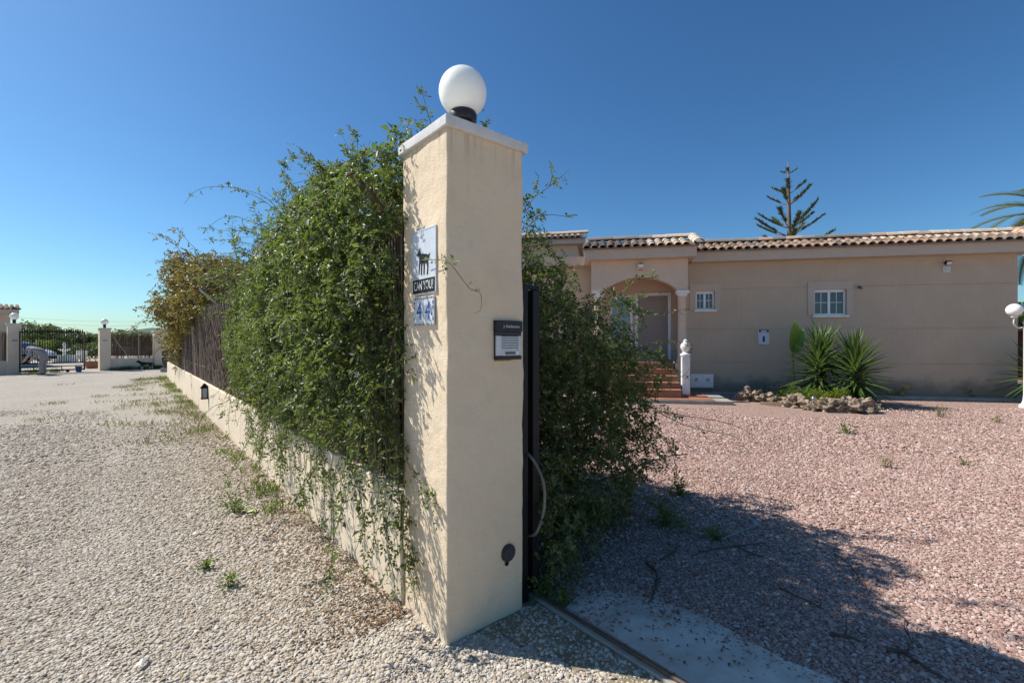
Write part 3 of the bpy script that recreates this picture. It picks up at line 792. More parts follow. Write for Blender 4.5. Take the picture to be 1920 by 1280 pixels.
# small lantern on the low wall
c = W(-0.06, 8.9, 0)
LN = thing('wall_lantern', 'small dark wall lantern with glass sides on low lane wall', 'lantern', (c.x, c.y, 0.38), R(40))
lf = WF @ Matrix.Translation((-0.07, 8.9, 0))
m = MB(lf); m.box(0.03, 0.06, -0.035, 0.035, 0.36, 0.62); m.build('back_plate', M['black'], LN)
m = MB(lf); m.box(-0.06, 0.06, -0.06, 0.06, 0.36, 0.385); m.build('tray', M['black'], LN)
for x in (-0.05, 0.04):
    for y in (-0.055, 0.045):
        m = MB(lf); m.box(x, x + 0.01, y, y + 0.01, 0.385, 0.575); m.build('bar', M['black'], LN)
m = MB(lf); m.box(-0.042, 0.042, -0.045, 0.045, 0.386, 0.574); m.build('glass_box', M['paleglass'], LN)
m = MB(lf); m.add([(-0.075, -0.075, 0.576), (0.075, -0.075, 0.576), (0.075, 0.075, 0.576), (-0.075, 0.075, 0.576), (-0.012, -0.012, 0.67), (0.012, -0.012, 0.67), (0.012, 0.012, 0.67), (-0.012, 0.012, 0.67)],
                  [(3, 2, 1, 0), (4, 5, 6, 7), (0, 1, 5, 4), (1, 2, 6, 5), (2, 3, 7, 6), (3, 0, 4, 7)]); m.build('roof_cap', M['black'], LN)

# ------------------------------------------------------------------ sliding gate parked behind the pillar, its track, conduit
SG = thing('sliding_gate', 'black steel sliding gate parked open behind near pillar', 'gate', W(0.62, 0.02), R(40))
g = WF
m = MB(g); m.box(0.595, 0.645, 0.02, 0.08, 0.05, 1.80); m.build('end_upright', M['black'], SG, bevel=0.003)
m = MB(g); m.box(0.595, 0.645, 4.44, 4.50, 0.05, 1.80); m.build('end_upright', M['black'], SG, bevel=0.003)
for z in (0.05, 0.45, 1.74):
    m = MB(g); m.box(0.597, 0.643, 0.081, 4.439, z, z + 0.06); m.build('rail', M['black'], SG, bevel=0.003)
vb = MB(); vb.box(-0.012, 0.012, -0.012, 0.012, 0.112, 1.738); vbm = vb.mesh('bar', M['black'])
for k in range(34): piece(vbm, 'bar', SG, g @ Matrix.Translation((0.62, 0.2 + 0.125 * k, 0)))
m = MB(g); m.box(0.603, 0.606, 0.082, 4.438, 0.511, 1.739); m.build('sheet_panel', M['black'], SG)
GP = thing('gate_guide_post', 'slim black steel guide post between pillar and sliding gate', 'post', W(0.545, 0.05), R(40))
m = MB(g); m.box(0.522, 0.566, 0.03, 0.07, 0.0, 1.83); m.build('upright', M['black'], GP, bevel=0.003)
m = MB(g); m.box(0.567, 0.66, 0.035, 0.065, 1.805, 1.83); m.build('arm', M['black'], GP, bevel=0.002)
TR = thing('gate_track', 'worn steel gate track rail set in ground crossing gateway', 'rail', W(0.62, -2), R(40))
m = MB(g); m.box(0.600, 0.664, -6.0, 4.5, -0.03, 0.014); m.build('bed_strip', M['kerb'], TR, bevel=0.004)
m = MB(g); m.tube([(0.632, -6 + 0.25 * i, 0.020 + 0.003 * math.sin(i)) for i in range(43)], 0.011, 6); m.build('running_rail', M['rust'], TR, smooth=True)
def spline(pts, n):
    out = []
    P = [Vector(p) for p in pts]; P = [2 * P[0] - P[1]] + P + [2 * P[-1] - P[-2]]
    for i in range(1, len(P) - 2):
        for k in range(n):
            t = k / n; a, b, c_, d = P[i - 1], P[i], P[i + 1], P[i + 2]
            out.append(0.5 * ((2 * b) + (c_ - a) * t + (2 * a - 5 * b + 4 * c_ - d) * t * t + (3 * b - a - 3 * c_ + d) * t ** 3))
    out.append(P[-2]); return out
m = MB(); m.tube(spline([at(972, 835, 2.72), at(985, 845, 2.66), at(1004, 868, 2.58), at(1019, 905, 2.55), at(1021, 945, 2.55), at(1015, 975, 2.56), at(1004, 1000, 2.6), at(985, 1004, 2.7)], 6), 0.0085, 8)
m.build('cable_conduit', M['hose'], smooth=True, loc=at(1004, 1000, 2.6), label='bent grey cable conduit hanging beside pillar foot and gate', cat='conduit')
# ------------------------------------------------------------------ villa
VL = thing('villa', 'beige single storey villa with barrel tile roof and arched porch across yard', 'house', HF @ Vector((-2, 0, 0)), R(-11))
h = lambda: MB(HF)
def hb(x0, x1, y0, y1, z0, z1): m = MB(HF); m.box(x0, x1, y0, y1, z0, z1); return m
XL, XR, ZT = -13.0, 3.19, 3.74
WIN = [(-1.49, -0.70, 2.22, 2.92), (-4.56, -4.05, 2.41, 2.94)]
REC = (-7.35, -4.98, 0.92, 3.5)
def wall_solid(x, z):
    for a, b, c_, d in WIN:
        if a < x < b and c_ < z < d: return False
    return not (REC[0] < x < REC[1] and REC[2] < z < REC[3])
# core slab (behind the joints) and four rendered courses that stand proud of it
xs = sorted({XL, XR, *[q for w_ in WIN for q in w_[:2]], REC[0], REC[1]})
zs = sorted({-0.1, ZT, *[q for w_ in WIN for q in w_[2:]], REC[2], REC[3]})
m = h(); grid_wall(m, xs, zs, wall_solid, 0.012, 0.25); m.build('wall_core', M['villa'], VL)
joints = [-0.1, 0.91, 1.85, 2.99, ZT]
for k in range(4):
    z0, z1 = joints[k] + (0.011 if k else 0), joints[k + 1] - (0.011 if k < 3 else 0)
    zz = sorted({z0, z1, *[q for q in zs if z0 < q < z1]})
    m = h(); grid_wall(m, xs, zz, wall_solid, 0.0, 0.0115)
    m.build('wall_course', M['villa_low'] if k == 0 else M['villa'], VL)
hb(3.03, 3.185, 0.251, 9.0, -0.1, ZT - 0.01).build('side_wall', M['villa'], VL)
hb(XL, XL + 0.15, 0.251, 9.0, -0.1, ZT - 0.01).build('side_wall', M['villa'], VL)
hb(XL, 3.185, 9.001, 9.2, -0.1, ZT - 0.01).build('rear_wall', M['villa'], VL)
# eaves band
hb(-4.72, 3.46, -0.30, 0.3, 3.735, 3.985).build('fascia', M['fascia'], VL, bevel=0.006)
hb(-4.72, 3.50, -0.345, 0.3, 3.9855, 4.02).build('fascia_lip', M['fascia'], VL, bevel=0.004)
hb(XL, -7.70, -0.30, 0.3, 3.735, 3.985).build('fascia', M['fascia'], VL, bevel=0.006)
# barrel tiles
def tile_mesh(name, mat, length, r0, r1, th=0.014, seg=6):
    vs, fs = [], []
    for j, (y, r) in enumerate(((0, r0), (length, r1))):
        for k in range(seg + 1):
            a = math.pi * k / seg
            vs.append((r * math.cos(a), y, r * 0.75 * math.sin(a)))
        for k in range(seg + 1):
            a = math.pi * k / seg
            vs.append(((r - th) * math.cos(a), y, (r * 0.75 - th) * math.sin(a)))
    n = seg + 1
    for k in range(seg):
        fs += [(k, k + 1, 2 * n + k + 1, 2 * n + k), (n + k + 1, n + k, 3 * n + k, 3 * n + k + 1), (k, n + k, n + k + 1, k + 1), (2 * n + k + 1, 3 * n + k + 1, 3 * n + k, 2 * n + k)]
    m = MB(); m.add(vs, fs); me = m.mesh(name, mat)
    me.polygons.foreach_set('use_smooth', [True] * len(me.polygons)); smooth_by_angle(me, 45)
    return me
T_NEW = tile_mesh('tile', M['tile'], 0.44, 0.088, 0.072)
T_CREAM = tile_mesh('tile', M['tile_cream'], 0.44, 0.088, 0.072)
T_OLD = tile_mesh('tile', M['tile_old'], 0.44, 0.088, 0.072)
RT = {k: tile_mesh('ridge_tile', M[k], 0.42, 0.15, 0.128, 0.016) for k in ('ridge_new', 'ridge_pink', 'ridge_old')}
rr = random.Random(5)
def tiled_slope(parent, x0, x1, y_eave, z_eave, rows, pitch, old, sp=0.215, frame=HF, cream=None):
    exp_ = 0.30
    nx = int((x1 - x0) / sp)
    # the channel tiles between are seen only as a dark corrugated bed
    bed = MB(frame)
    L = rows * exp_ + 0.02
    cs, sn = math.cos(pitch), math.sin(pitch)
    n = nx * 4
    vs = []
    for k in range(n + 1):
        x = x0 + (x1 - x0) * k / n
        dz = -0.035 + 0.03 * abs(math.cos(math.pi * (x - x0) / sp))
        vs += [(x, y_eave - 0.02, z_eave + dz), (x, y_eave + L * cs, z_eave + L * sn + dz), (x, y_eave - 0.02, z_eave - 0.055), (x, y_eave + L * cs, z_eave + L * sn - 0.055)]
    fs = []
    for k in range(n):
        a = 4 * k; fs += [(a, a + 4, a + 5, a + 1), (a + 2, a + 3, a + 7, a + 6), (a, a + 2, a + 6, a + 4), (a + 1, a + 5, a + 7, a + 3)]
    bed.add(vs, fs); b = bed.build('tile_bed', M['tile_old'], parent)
    for i in range(nx):
        for j in range(rows):
            x = x0 + (i + 0.5) * sp; d = j * exp_
            mt = frame @ Matrix.Translation((x + rr.uniform(-.006, .006), y_eave - 0.03 + d * cs, z_eave - 0.012 + d * sn + 0.010)) @ Matrix.Rotation(pitch - 0.03 + rr.uniform(-.012, .012), 4, 'X') @ Matrix.Rotation(rr.uniform(-.03, .03), 4, 'Z')
            piece(T_CREAM if cream and cream(x, j) else T_OLD if rr.random() < old(x) else T_NEW, 'tile', parent, mt)
    return y_eave + L * cs, z_eave + L * sn
def ridge_row(parent, x0, x1, y, z, pick, frame=HF, step=0.36):
    x = x0
    while x < x1:
        mt = frame @ Matrix.Translation((x, y + rr.uniform(-.008, .008), z + 0.045 + rr.uniform(-.006, .006))) @ Matrix.Rotation(R(-90), 4, 'Z') @ Matrix.Rotation(R(2 + rr.uniform(-1, 1)), 4, 'X')
        piece(RT[pick(x)], 'ridge_tile', parent, mt); x += step
PITCH = R(20.5)
roof = h()
roof.add([(-4.6, 0.55, 4.36), (3.4, 0.55, 4.36), (3.4, 9.3, 3.9), (-4.6, 9.3, 3.9), (-4.6, 0.30, 4.03), (3.4, 0.30, 4.03), (3.4, 9.3, 3.80), (-4.6, 9.3, 3.80)],
         [(0, 1, 2, 3), (7, 6, 5, 4), (4, 5, 1, 0), (1, 5, 6, 2), (2, 6, 7, 3), (3, 7, 4, 0)])
RO = roof.build('roof', M['tile_old'], VL)
ye, ze = tiled_slope(RO, -4.70, 3.50, -0.37, 4.045, 3, PITCH, lambda x: 0.45 if x < -0.5 else 0.2, cream=lambda x, j: j == 2 and x > -0.2)
ridge_row(RO, -4.55, 3.6, ye + 0.03, ze + 0.0, lambda x: ('ridge_new' if rr.random() < .55 else 'ridge_pink') if x > 0.0 else ('ridge_pink' if rr.random() < .15 else 'ridge_old'))
# verge tiles up the right-hand gable
for j in range(3):
    piece(RT['ridge_pink'], 'ridge_tile', RO, HF @ Matrix.Translation((3.5, -0.4 + j * 0.34, 4.07 + j * 0.127)) @ Matrix.Rotation(PITCH, 4, 'X'))
# porch
m = h()
N_ = 18
arch = [(-7.5, 3.735), (-7.5, 2.88), (-7.12, 2.88)]
for k in range(N_ + 1):
    a = k / N_; x = -7.12 + a * (7.12 - 5.22)
    arch.append((x, 2.93 + 0.335 * math.sin(math.pi * a) ** 0.8))
arch += [(-5.22, 2.88), (-4.93, 2.88), (-4.93, 3.735)]
# the front of the porch as vertical strips under one flat soffit line, so the arch is a real opening
for i in range(3, len(arch) - 4):
    (xa, za), (xb, zb) = arch[i], arch[i + 1]
    m.add([(xa, -0.9, za), (xb, -0.9, zb), (xb, -0.9, 3.735), (xa, -0.9, 3.735), (xa, -0.65, za), (xb, -0.65, zb), (xb, -0.65, 3.735), (xa, -0.65, 3.735)],
          [(0, 1, 2, 3), (7, 6, 5, 4), (4, 5, 1, 0)])
m.box(-7.5, -7.12, -0.9, -0.65, 2.88, 3.735); m.box(-5.22, -4.93, -0.9, -0.65, 2.88, 3.735)
m.build('porch_arch', M['villa_light'], VL)
hb(-5.18, -4.932, -0.649, -0.001, 2.98, 3.73).build('porch_side_beam', M['villa_light'], VL)
hb(-7.498, -7.25, -0.649, -0.001, 2.98, 3.73).build('porch_side_beam', M['villa_light'], VL)
hb(-7.68, -4.76, -1.2, 0.29, 3.737, 3.987).build('porch_fascia', M['fascia'], VL, bevel=0.006)
hb(-7.72, -4.72, -1.245, 0.29, 3.9875, 4.02).build('porch_fascia_lip', M['fascia'], VL, bevel=0.004)
PR = hb(-7.6, -4.78, -1.1, 0.6, 4.021, 4.03).build('porch_roof', M['tile_old'], VL)
ye, ze = tiled_slope(PR, -7.72, -4.72, -1.27, 4.045, 3, PITCH, lambda x: 0.8 if x < -5.9 else 0.1, cream=lambda x, j: x > -5.95)
ridge_row(PR, -7.6, -4.75, ye + 0.03, ze, lambda x: 'ridge_new' if x > -5.9 else 'ridge_old')
for j in range(3):
    piece(RT['ridge_new'], 'ridge_tile', PR, HF @ Matrix.Translation((-4.72, -1.3 + j * 0.34, 4.075 + j * 0.127)) @ Matrix.Rotation(PITCH, 4, 'X'))
m = h(); m.add([(-7.6, ye, ze - 0.02), (-4.78, ye, ze - 0.02), (-4.78, 1.2, 4.05), (-7.6, 1.2, 4.05), (-7.6, ye, 4.031), (-4.78, ye, 4.031)], [(0, 1, 2, 3), (0, 4, 5, 1), (1, 5, 2), (0, 3, 4), (3, 2, 5, 4)]); m.build('porch_roof_rear', M['tile_old'], PR)
for x in (-5.06, -7.3):
    m = h(); m.lathe([(0.155, 0.92), (0.155, 0.98), (0.135, 1.0), (0.135, 1.03), (0.118, 1.06), (0.108, 2.68), (0.118, 2.70), (0.118, 2.73)], (x, -0.775, 0), 24)
    cl = m.build('column', M['villa_light'], VL, smooth='auto')
    m = h(); m.lathe([(0.119, 2.73), (0.14, 2.76), (0.15, 2.79), (0.15, 2.80)], (x, -0.775, 0), 24); m.box(x - 0.165, x + 0.165, -0.94, -0.61, 2.80, 2.878); m.build('capital', M['white'], cl)
# recess behind the arch with the front door
hb(-7.6, -7.351, 0.251, 0.85, 0.6, 3.6).build('recess_side', M['villa_light'], VL)
hb(-4.979, -4.75, 0.251, 0.85, 0.6, 3.6).build('recess_side', M['villa_light'], VL)
DX0, DX1, DZ0, DZ1 = -6.20, -5.15, 0.93, 2.98
SX0, SX1, SZ0, SZ1 = -6.95, -6.28, 1.2, 2.92
def rec_solid(x, z):
    return not ((DX0 < x < DX1 and DZ0 < z < DZ1) or (SX0 < x < SX1 and SZ0 < z < SZ1))
m = h(); grid_wall(m, [-7.35, SX0, SX1, DX0, DX1, -4.98], [0.6, DZ0, SZ0, SZ1, DZ1, 3.6], rec_solid, 0.6, 0.8); m.build('recess_wall', M['villa_light'], VL)
hb(-7.35, -4.98, -0.6, 0.6, 3.501, 3.56).build('porch_ceiling', M['villa_light'], VL)
m = h(); m.box(DX0, DX0 + 0.09, 0.56, 0.66, DZ0, DZ1); m.box(DX1 - 0.09, DX1, 0.56, 0.66, DZ0, DZ1); m.box(DX0 + 0.0901, DX1 - 0.0901, 0.56, 0.66, DZ1 - 0.09, DZ1); m.build('door_frame', M['pvc'], VL, bevel=0.004)
D_ = hb(DX0 + 0.092, DX1 - 0.092, 0.60, 0.65, DZ0, DZ1 - 0.092).build('door', M['door'], VL)
for zc0, zc1, top in ((1.10, 1.75, 0), (1.9, 2.62, 1)):
    poly = [(-5.98, zc0), (-5.38, zc0), (-5.38, zc1)] + ([(-5.68 + 0.3 * math.cos(t), zc1 + 0.16 * math.sin(t)) for t in np.linspace(0, math.pi, 13)[1:-1]] if top else []) + [(-5.98, zc1)]
    m = h(); m.prism(poly, 'y', 0.588, 0.5995); m.build('raised_panel', M['door'], D_, bevel=0.006)
m = h(); m.tube([(-6.06, 0.57, 1.9), (-6.06, 0.57, 2.04)], 0.012, 8); m.build('handle', M['alu'], D_)
SWN = h(); SWN.box(SX0, SX0 + 0.06, 0.6, 0.67, SZ0, SZ1); SWN.box(SX1 - 0.06, SX1, 0.6, 0.67, SZ0, SZ1); SWN.box(SX0 + 0.0601, SX1 - 0.0601, 0.6, 0.67, SZ1 - 0.06, SZ1); SWN.box(SX0 + 0.0601, SX1 - 0.0601, 0.6, 0.67, SZ0, SZ0 + 0.06)
sw = SWN.build('side_window', M['pvc'], VL)
hb(SX0 + 0.061, SX1 - 0.061, 0.63, 0.64, SZ0 + 0.061, SZ1 - 0.061).build('pane', M['paleglass'], sw)
# steps
for k in range(5):
    z1 = 0.92 - k * 0.155; y1 = -0.9 - k * 0.27
    m = h(); m.box(-7.0, -5.28, y1, (-0.3 if k == 0 else y1 + 0.2699), 0.10, z1 - 0.031); st = m.build('step', M['terracotta'], VL)
    m = h(); m.box(-7.02, -5.27, y1 - 0.025, (-0.3 if k == 0 else y1 + 0.2699), z1 - 0.03, z1); m.build('tread', M['terracotta'], st, bevel=0.006)
hb(-7.35, -4.93, -0.64, 0.6, 0.6, 0.914).build('porch_floor', M['terracotta'], VL)
hb(-5.26, -4.90, -0.93, -0.001, 0.0, 0.912).build('porch_base', M['villa_light'], VL)
m = h(); m.box(-7.6, -4.17, -2.35, -0.36, -0.05, 0.09); sl_ = m.build('entrance_slab', M['kerb'], VL, bevel=0.008)
tm = MB(); tm.box(-0.196, 0.196, -0.196, 0.196, 0, 0.014); tmm = tm.mesh('paving_tile', M['terracotta'])
for i in range(8):
    for j in range(4):
        x, y = -7.36 + 0.4 * i + 0.2, -2.12 + 0.4 * j
        if x > -4.4 or (-7.1 < x < -5.2 and y > -2.0): continue
        piece(tmm, 'paving_tile', sl_, HF @ Matrix.Translation((x, y, 0.0905)))
# windows
for (x0, x1, z0, z1), cols in zip(WIN, ((0.50, 0.25, 0.75), (0.5, 0.25, 0.75))):
    sx = 0.16
    m = h(); a0, a1, b0, b1 = x0 - sx, x1 + sx, z0 - 0.02, z1 + 0.21
    m.box(a0, x0 - 0.001, -0.022, -0.0005, b0, b1); m.box(x1 + 0.001, a1, -0.022, -0.0005, b0, b1); m.box(x0 - 0.0005, x1 + 0.0005, -0.022, -0.0005, z1 + 0.001, b1)
    wn_ = m.build('window', M['fascia'], VL)
    m = h(); t = 0.045
    m.box(x0, x0 + t, 0.06, 0.13, z0, z1); m.box(x1 - t, x1, 0.06, 0.13, z0, z1); m.box(x0 + t, x1 - t, 0.06, 0.13, z0, z0 + t); m.box(x0 + t, x1 - t, 0.06, 0.13, z1 - t - 0.03, z1)
    m.build('frame', M['pvc'], wn_)
    xm = (x0 + x1) / 2
    hb(xm - 0.03, xm + 0.03, 0.07, 0.12, z0 + t, z1 - t - 0.031).build('mullion', M['pvc'], wn_)
    for sgn in (0, 1):
        c0, c1 = (x0 + t, xm - 0.0305) if sgn == 0 else (xm + 0.0305, x1 - t)
        hb(c0, c1, 0.10, 0.106, z0 + t, z1 - t - 0.031).build('pane', M['glass'], wn_)
        hb((c0 + c1) / 2 - 0.007, (c0 + c1) / 2 + 0.007, 0.088, 0.099, z0 + t, z1 - t - 0.031).build('glazing_bar', M['pvc'], wn_)
        zm = (z0 + z1) / 2
        hb(c0, c1, 0.089, 0.0985, zm - 0.007, zm + 0.007).build('glazing_bar', M['pvc'], wn_)
    hb(x0 - 0.05, x1 + 0.05, -0.07, 0.059, z0 - 0.062, z0 - 0.001).build('sill', M['white'], wn_, bevel=0.004)
# small fittings on the front
hb(-4.72, -4.09, -0.05, -0.001, 0.18, 0.57).build('meter_box', M['pvc'], VL, bevel=0.006)
for k in range(2):
    mb_ = [o for o in VL.children if o.name.startswith('meter_box')][0]
    hb(-4.70 + 0.31 * k, -4.415 + 0.31 * k, -0.062, -0.0505, 0.20, 0.55).build('box_door', M['pvc'], mb_, bevel=0.003)
    hb(-4.60 + 0.31 * k, -4.51 + 0.31 * k, -0.066, -0.0625, 0.36, 0.46).build('box_window', M['paleglass'], mb_)
PQ = hb(-2.905, -2.625, -0.022, -0.001, 1.42, 1.835).build('wall_plaque', M['signwhite'], VL, bevel=0.004)
hb(-2.89, -2.64, -0.026, -0.0225, 1.755, 1.825).build('plaque_header', M['ink'], PQ)
m = h(); m.prism([(-2.765 + 0.09 * math.cos(t), 1.785 + 0.022 * math.sin(t)) for t in np.linspace(0, 6.28, 17)[:-1]], 'y', -0.0285, -0.0262); m.build('plaque_oval', M['signwhite'], PQ)
m = h(); m.prism([(-2.80, 1.49), (-2.74, 1.49), (-2.735, 1.60), (-2.755, 1.66), (-2.785, 1.66), (-2.795, 1.60)], 'y', -0.026, -0.0225); m.build('plaque_figure', M['inkblue'], PQ)
VT = hb(1.55, 1.70, -0.02, -0.001, 3.31, 3.45).build('air_vent', M['pvc'], VL)
for k in range(5): hb(1.565, 1.685, -0.026, -0.0205, 3.325 + 0.023 * k, 3.336 + 0.023 * k).build('louvre', M['steel'], VT)
m = h(); m.tube([(1.57, -0.001, 3.56), (1.57, -0.12, 3.53)], 0.014, 8); fl = m.build('flood_light', M['black'], VL)
m = MB(HF @ Matrix.Translation((1.57, -0.16, 3.53)) @ Matrix.Rotation(R(25), 4, 'X')); m.box(-0.07, 0.07, -0.04, 0.03, -0.05, 0.05); m.build('lamp_head', M['black'], fl, bevel=0.006)
m = MB(HF @ Matrix.Translation((1.57, -0.16, 3.53)) @ Matrix.Rotation(R(25), 4, 'X')); m.box(-0.058, 0.058, -0.044, -0.0405, -0.04, 0.04); m.build('lamp_glass', M['alu'], fl)
m = h(); m.tube([(-0.43, -0.001, 2.95), (-0.43, -0.09, 2.93)], 0.012, 8); wc = m.build('wall_spot', M['hose'], VL)
m = h(); m.tube([(-0.43, -0.07, 2.97), (-0.41, -0.15, 2.91)], 0.035, 12); m.build('lamp_head', M['hose'], wc)
AB = hb(-6.27, -6.05, -0.96, -0.901, 3.43, 3.64).build('alarm_box', M['villa_light'], VL, bevel=0.01)
hb(-6.22, -6.10, -0.99, -0.9605, 3.53, 3.61).build('siren', M['pvc'], AB, bevel=0.006)
hb(-6.21, -6.11, -1.0, -0.9605, 3.612, 3.632).build('siren_cap', M['ink'], AB)
hb(-6.20, -6.12, -0.985, -0.9605, 3.45, 3.47).build('siren_lens', M['terracotta'], AB)
# higher wing behind, to the left of the porch
hb(-12.6, -8.1, 3.6, 9.0, 3.6, 5.15).build('rear_wing_wall', M['villa_light'], VL)
hb(-12.9, -7.8, 3.25, 9.2, 5.151, 5.34).build('rear_wing_fascia', M['fascia'], VL)
RW = hb(-12.8, -7.9, 3.4, 9.1, 5.341, 5.36).build('rear_wing_roof', M['tile_old'], VL)
ye, ze = tiled_slope(RW, -12.9, -7.75, 3.2, 5.375, 2, PITCH, lambda x: 0.75 if x < -10.2 else 0.1, cream=lambda x, j: x > -10.4)
ridge_row(RW, -12.8, -7.8, ye + 0.03, ze, lambda x: 'ridge_new' if x > -10.6 else 'ridge_old')
# kerb strip along the foot of the front wall
KB = thing('kerb_strip', 'narrow concrete kerb strip along the foot of villa wall', 'kerb', HF @ Vector((0, -0.2, 0)), R(-11))
x = -4.16
while x < 3.6:
    m = h(); m.box(x + 0.004, min(x + 0.996, 3.7), -0.36, -0.001, -0.05, 0.075 + rr.uniform(-.004, .004)); m.build('kerb_stone', M['kerb'], KB, bevel=0.008); x += 1.0
# white newel at the foot of the steps
c = HF @ Vector((-5.12, -1.62, 0.09))
NW = thing('newel_post', 'white masonry newel with urn finial beside porch steps', 'post', c, R(-11))
hb(-5.25, -4.99, -1.75, -1.49, 0.105, 0.16).build('plinth', M['terracotta'], NW)
hb(-5.215, -5.025, -1.715, -1.525, 0.161, 1.14).build('shaft', M['white'], NW, bevel=0.006)
m = h(); m.lathe([(0.13, 1.141), (0.13, 1.18), (0.09, 1.2), (0.06, 1.23), (0.1, 1.29), (0.125, 1.36), (0.11, 1.43), (0.06, 1.48), (0.045, 1.5), (0.05, 1.53), (0.01, 1.56)], (-5.12, -1.62, 0), 20); m.build('finial', M['white'], NW, smooth='auto')
hb(-5.165, -5.075, -1.722, -1.716, 0.45, 0.95).build('inset_panel', M['white'], NW)
# ------------------------------------------------------------------ jasmine over the fence: road side
def interp(t, tab):
    return float(np.interp(t, [a for a, _ in tab], [b for _, b in tab]))
rg = np.random.default_rng(42)
JL = thing('jasmine_hedge', 'flowering jasmine mass spilling over fence onto gravel lane beside pillar', 'hedge', W(-0.1, 2.6, 0), 0, 'jasmine along the wall')
ztop = [(0.4, 2.52), (1.0, 2.68), (2.0, 2.74), (3.0, 2.52), (4.2, 2.28), (5.2, 2.05), (6.0, 1.75)]
wout = [(0.5, -0.20), (1.0, -0.32), (2.0, -0.34), (3.0, -0.31), (4.0, -0.24), (5.0, -0.17), (6.0, -0.08)]
zlow = [(0.4, 1.05), (1.2, 0.95), (2.2, 0.85), (3.2, 0.85), (4.2, 0.95), (5.2, 1.1), (6.0, 1.3)]
blobs = []
for t in np.arange(0.62, 5.8, 0.27):
    zt, zl, wo = interp(t, ztop), interp(t, zlow), interp(t, wout)
    for z in np.arange(zl + 0.15, zt - 0.1, 0.3):
        r = rg.uniform(0.18, 0.29)
        f = math.sin(math.pi * min(1, max(0, (z - zl) / (zt - zl)))) ** 0.5
        blobs.append((wo * (0.25 + 0.75 * f) + r * 0.75 + rg.uniform(-0.05, 0.05), t + rg.uniform(-0.1, 0.1), z + rg.uniform(-0.08, 0.08), r))
    for w in np.arange(0.15, 0.75, 0.3):
        blobs.append((w + rg.uniform(-.1, .1), t + rg.uniform(-0.1, 0.1), zt - 0.14 + rg.uniform(-0.12, 0.1) - 0.1 * w, rg.uniform(0.2, 0.32)))
P, N = blob_points(blobs, 23000, rng=rg, deep=0.1)
Pw, Nw = to_world(P, WF), dir_world(N, WF)
keep = (P[:, 0] < 0.75) & ~((P[:, 0] > -0.04) & (P[:, 1] < 0.5)) & (P[:, 1] > 0.40)
Pw, Nw, P = Pw[keep], Nw[keep], P[keep]
nr = unit(Nw * 0.7 + np.array([0, 0, 0.55]) + rg.normal(0, 0.5, Pw.shape))
dr = unit(np.cross(nr, rg.normal(size=Pw.shape)) + np.array([0, 0, -0.25]))
sets = [sprigs(Pw, dr, nr, rg.uniform(0.035, 0.075, len(Pw)), 7, 0.030, 0.5, rg)]
stems = MB()
# trailing shoots over the wall
for k in range(95):
    t = 0.5 + 4.7 * rg.random() ** 1.5; z0 = interp(t, zlow) + rg.uniform(0.0, 0.35)
    w0 = interp(t, wout) * 0.55 - rg.uniform(0.0, 0.08)
    L = rg.uniform(0.4, 1.1) * (1.0 if t < 3.5 else 0.75)
    p = W(min(w0, -0.03), t, z0)
    pts = strand(p, (rg.normal(0, 0.25), rg.normal(0, 0.25), -1), L, 10, 0.25, 0.12, rg)
    pts = [q for q in pts if q.z > 0.06]
    for q in pts:                               # stay on the lane side of the wall face
        lq = WF.inverted() @ q
        if lq.x > -0.03:
            q2 = WF @ Vector((-0.03 - rg.uniform(0, .02), lq.y, lq.z)); q.x, q.y = q2.x, q2.y
    if len(pts) < 3: continue
    stems.tube(pts, 0.0028, 4, 0.0014)
    s_ = leaves_along(pts, rg.uniform(14, 38), 0.026, rg, 5)
    if s_: sets.append(s_)
# shoots lying against the near pillar's road-side face
for t, z0, L in ((0.40, 1.45, 0.75), (0.36, 0.98, 0.9), (0.42, 0.95, 0.85), (0.33, 0.62, 0.5), (0.44, 1.9, 0.6), (0.38, 1.65, 0.5), (0.43, 2.3, 0.5)):
    pts = strand(W(-0.05, t + 0.06, z0), (0, -0.1, -1), L, 10, 0.1, 0.1, rg)
    for q in pts:
        lq = WF.inverted() @ q; q2 = WF @ Vector((min(lq.x, -0.02 - rg.uniform(0, .03)), max(lq.y, 0.3), lq.z)); q.x, q.y = q2.x, q2.y
    stems.tube(pts, 0.003, 4, 0.0014); s_ = leaves_along(pts, 40, 0.027, rg, 5)
    if s_: sets.append(s_)
# arching shoots above the crown
def shoot(pts, per_m, leaf=0.026, r=0.0035, skip=0.0, n=6):
    sp_ = spline(pts, n)
    stems.tube(sp_, r, 5, r * 0.4); s_ = leaves_along(sp_, per_m, leaf, rg, 5, skip)
    if s_: sets.append(s_)
shoot([at(545, 420, 4.5), at(500, 372, 4.6), at(455, 356, 4.75), at(400, 350, 4.9), at(365, 360, 5.0), at(346, 382, 5.05)], 14)
shoot([at(515, 430, 4.8), at(470, 415, 5.0), at(435, 405, 5.1), at(410, 412, 5.2), at(385, 432, 5.2)], 18)
shoot([at(500, 460, 5.0), at(470, 435, 5.1), at(420, 432, 5.2), at(370, 425, 5.3)], 16)
shoot([at(500, 510, 5.2), at(470, 480, 5.3), at(440, 460, 5.4), at(435, 405, 5.5)], 26)
shoot([at(480, 500, 5.3), at(450, 465, 5.4), at(430, 480, 5.5), at(408, 482, 5.6), at(400, 500, 5.6)], 26)
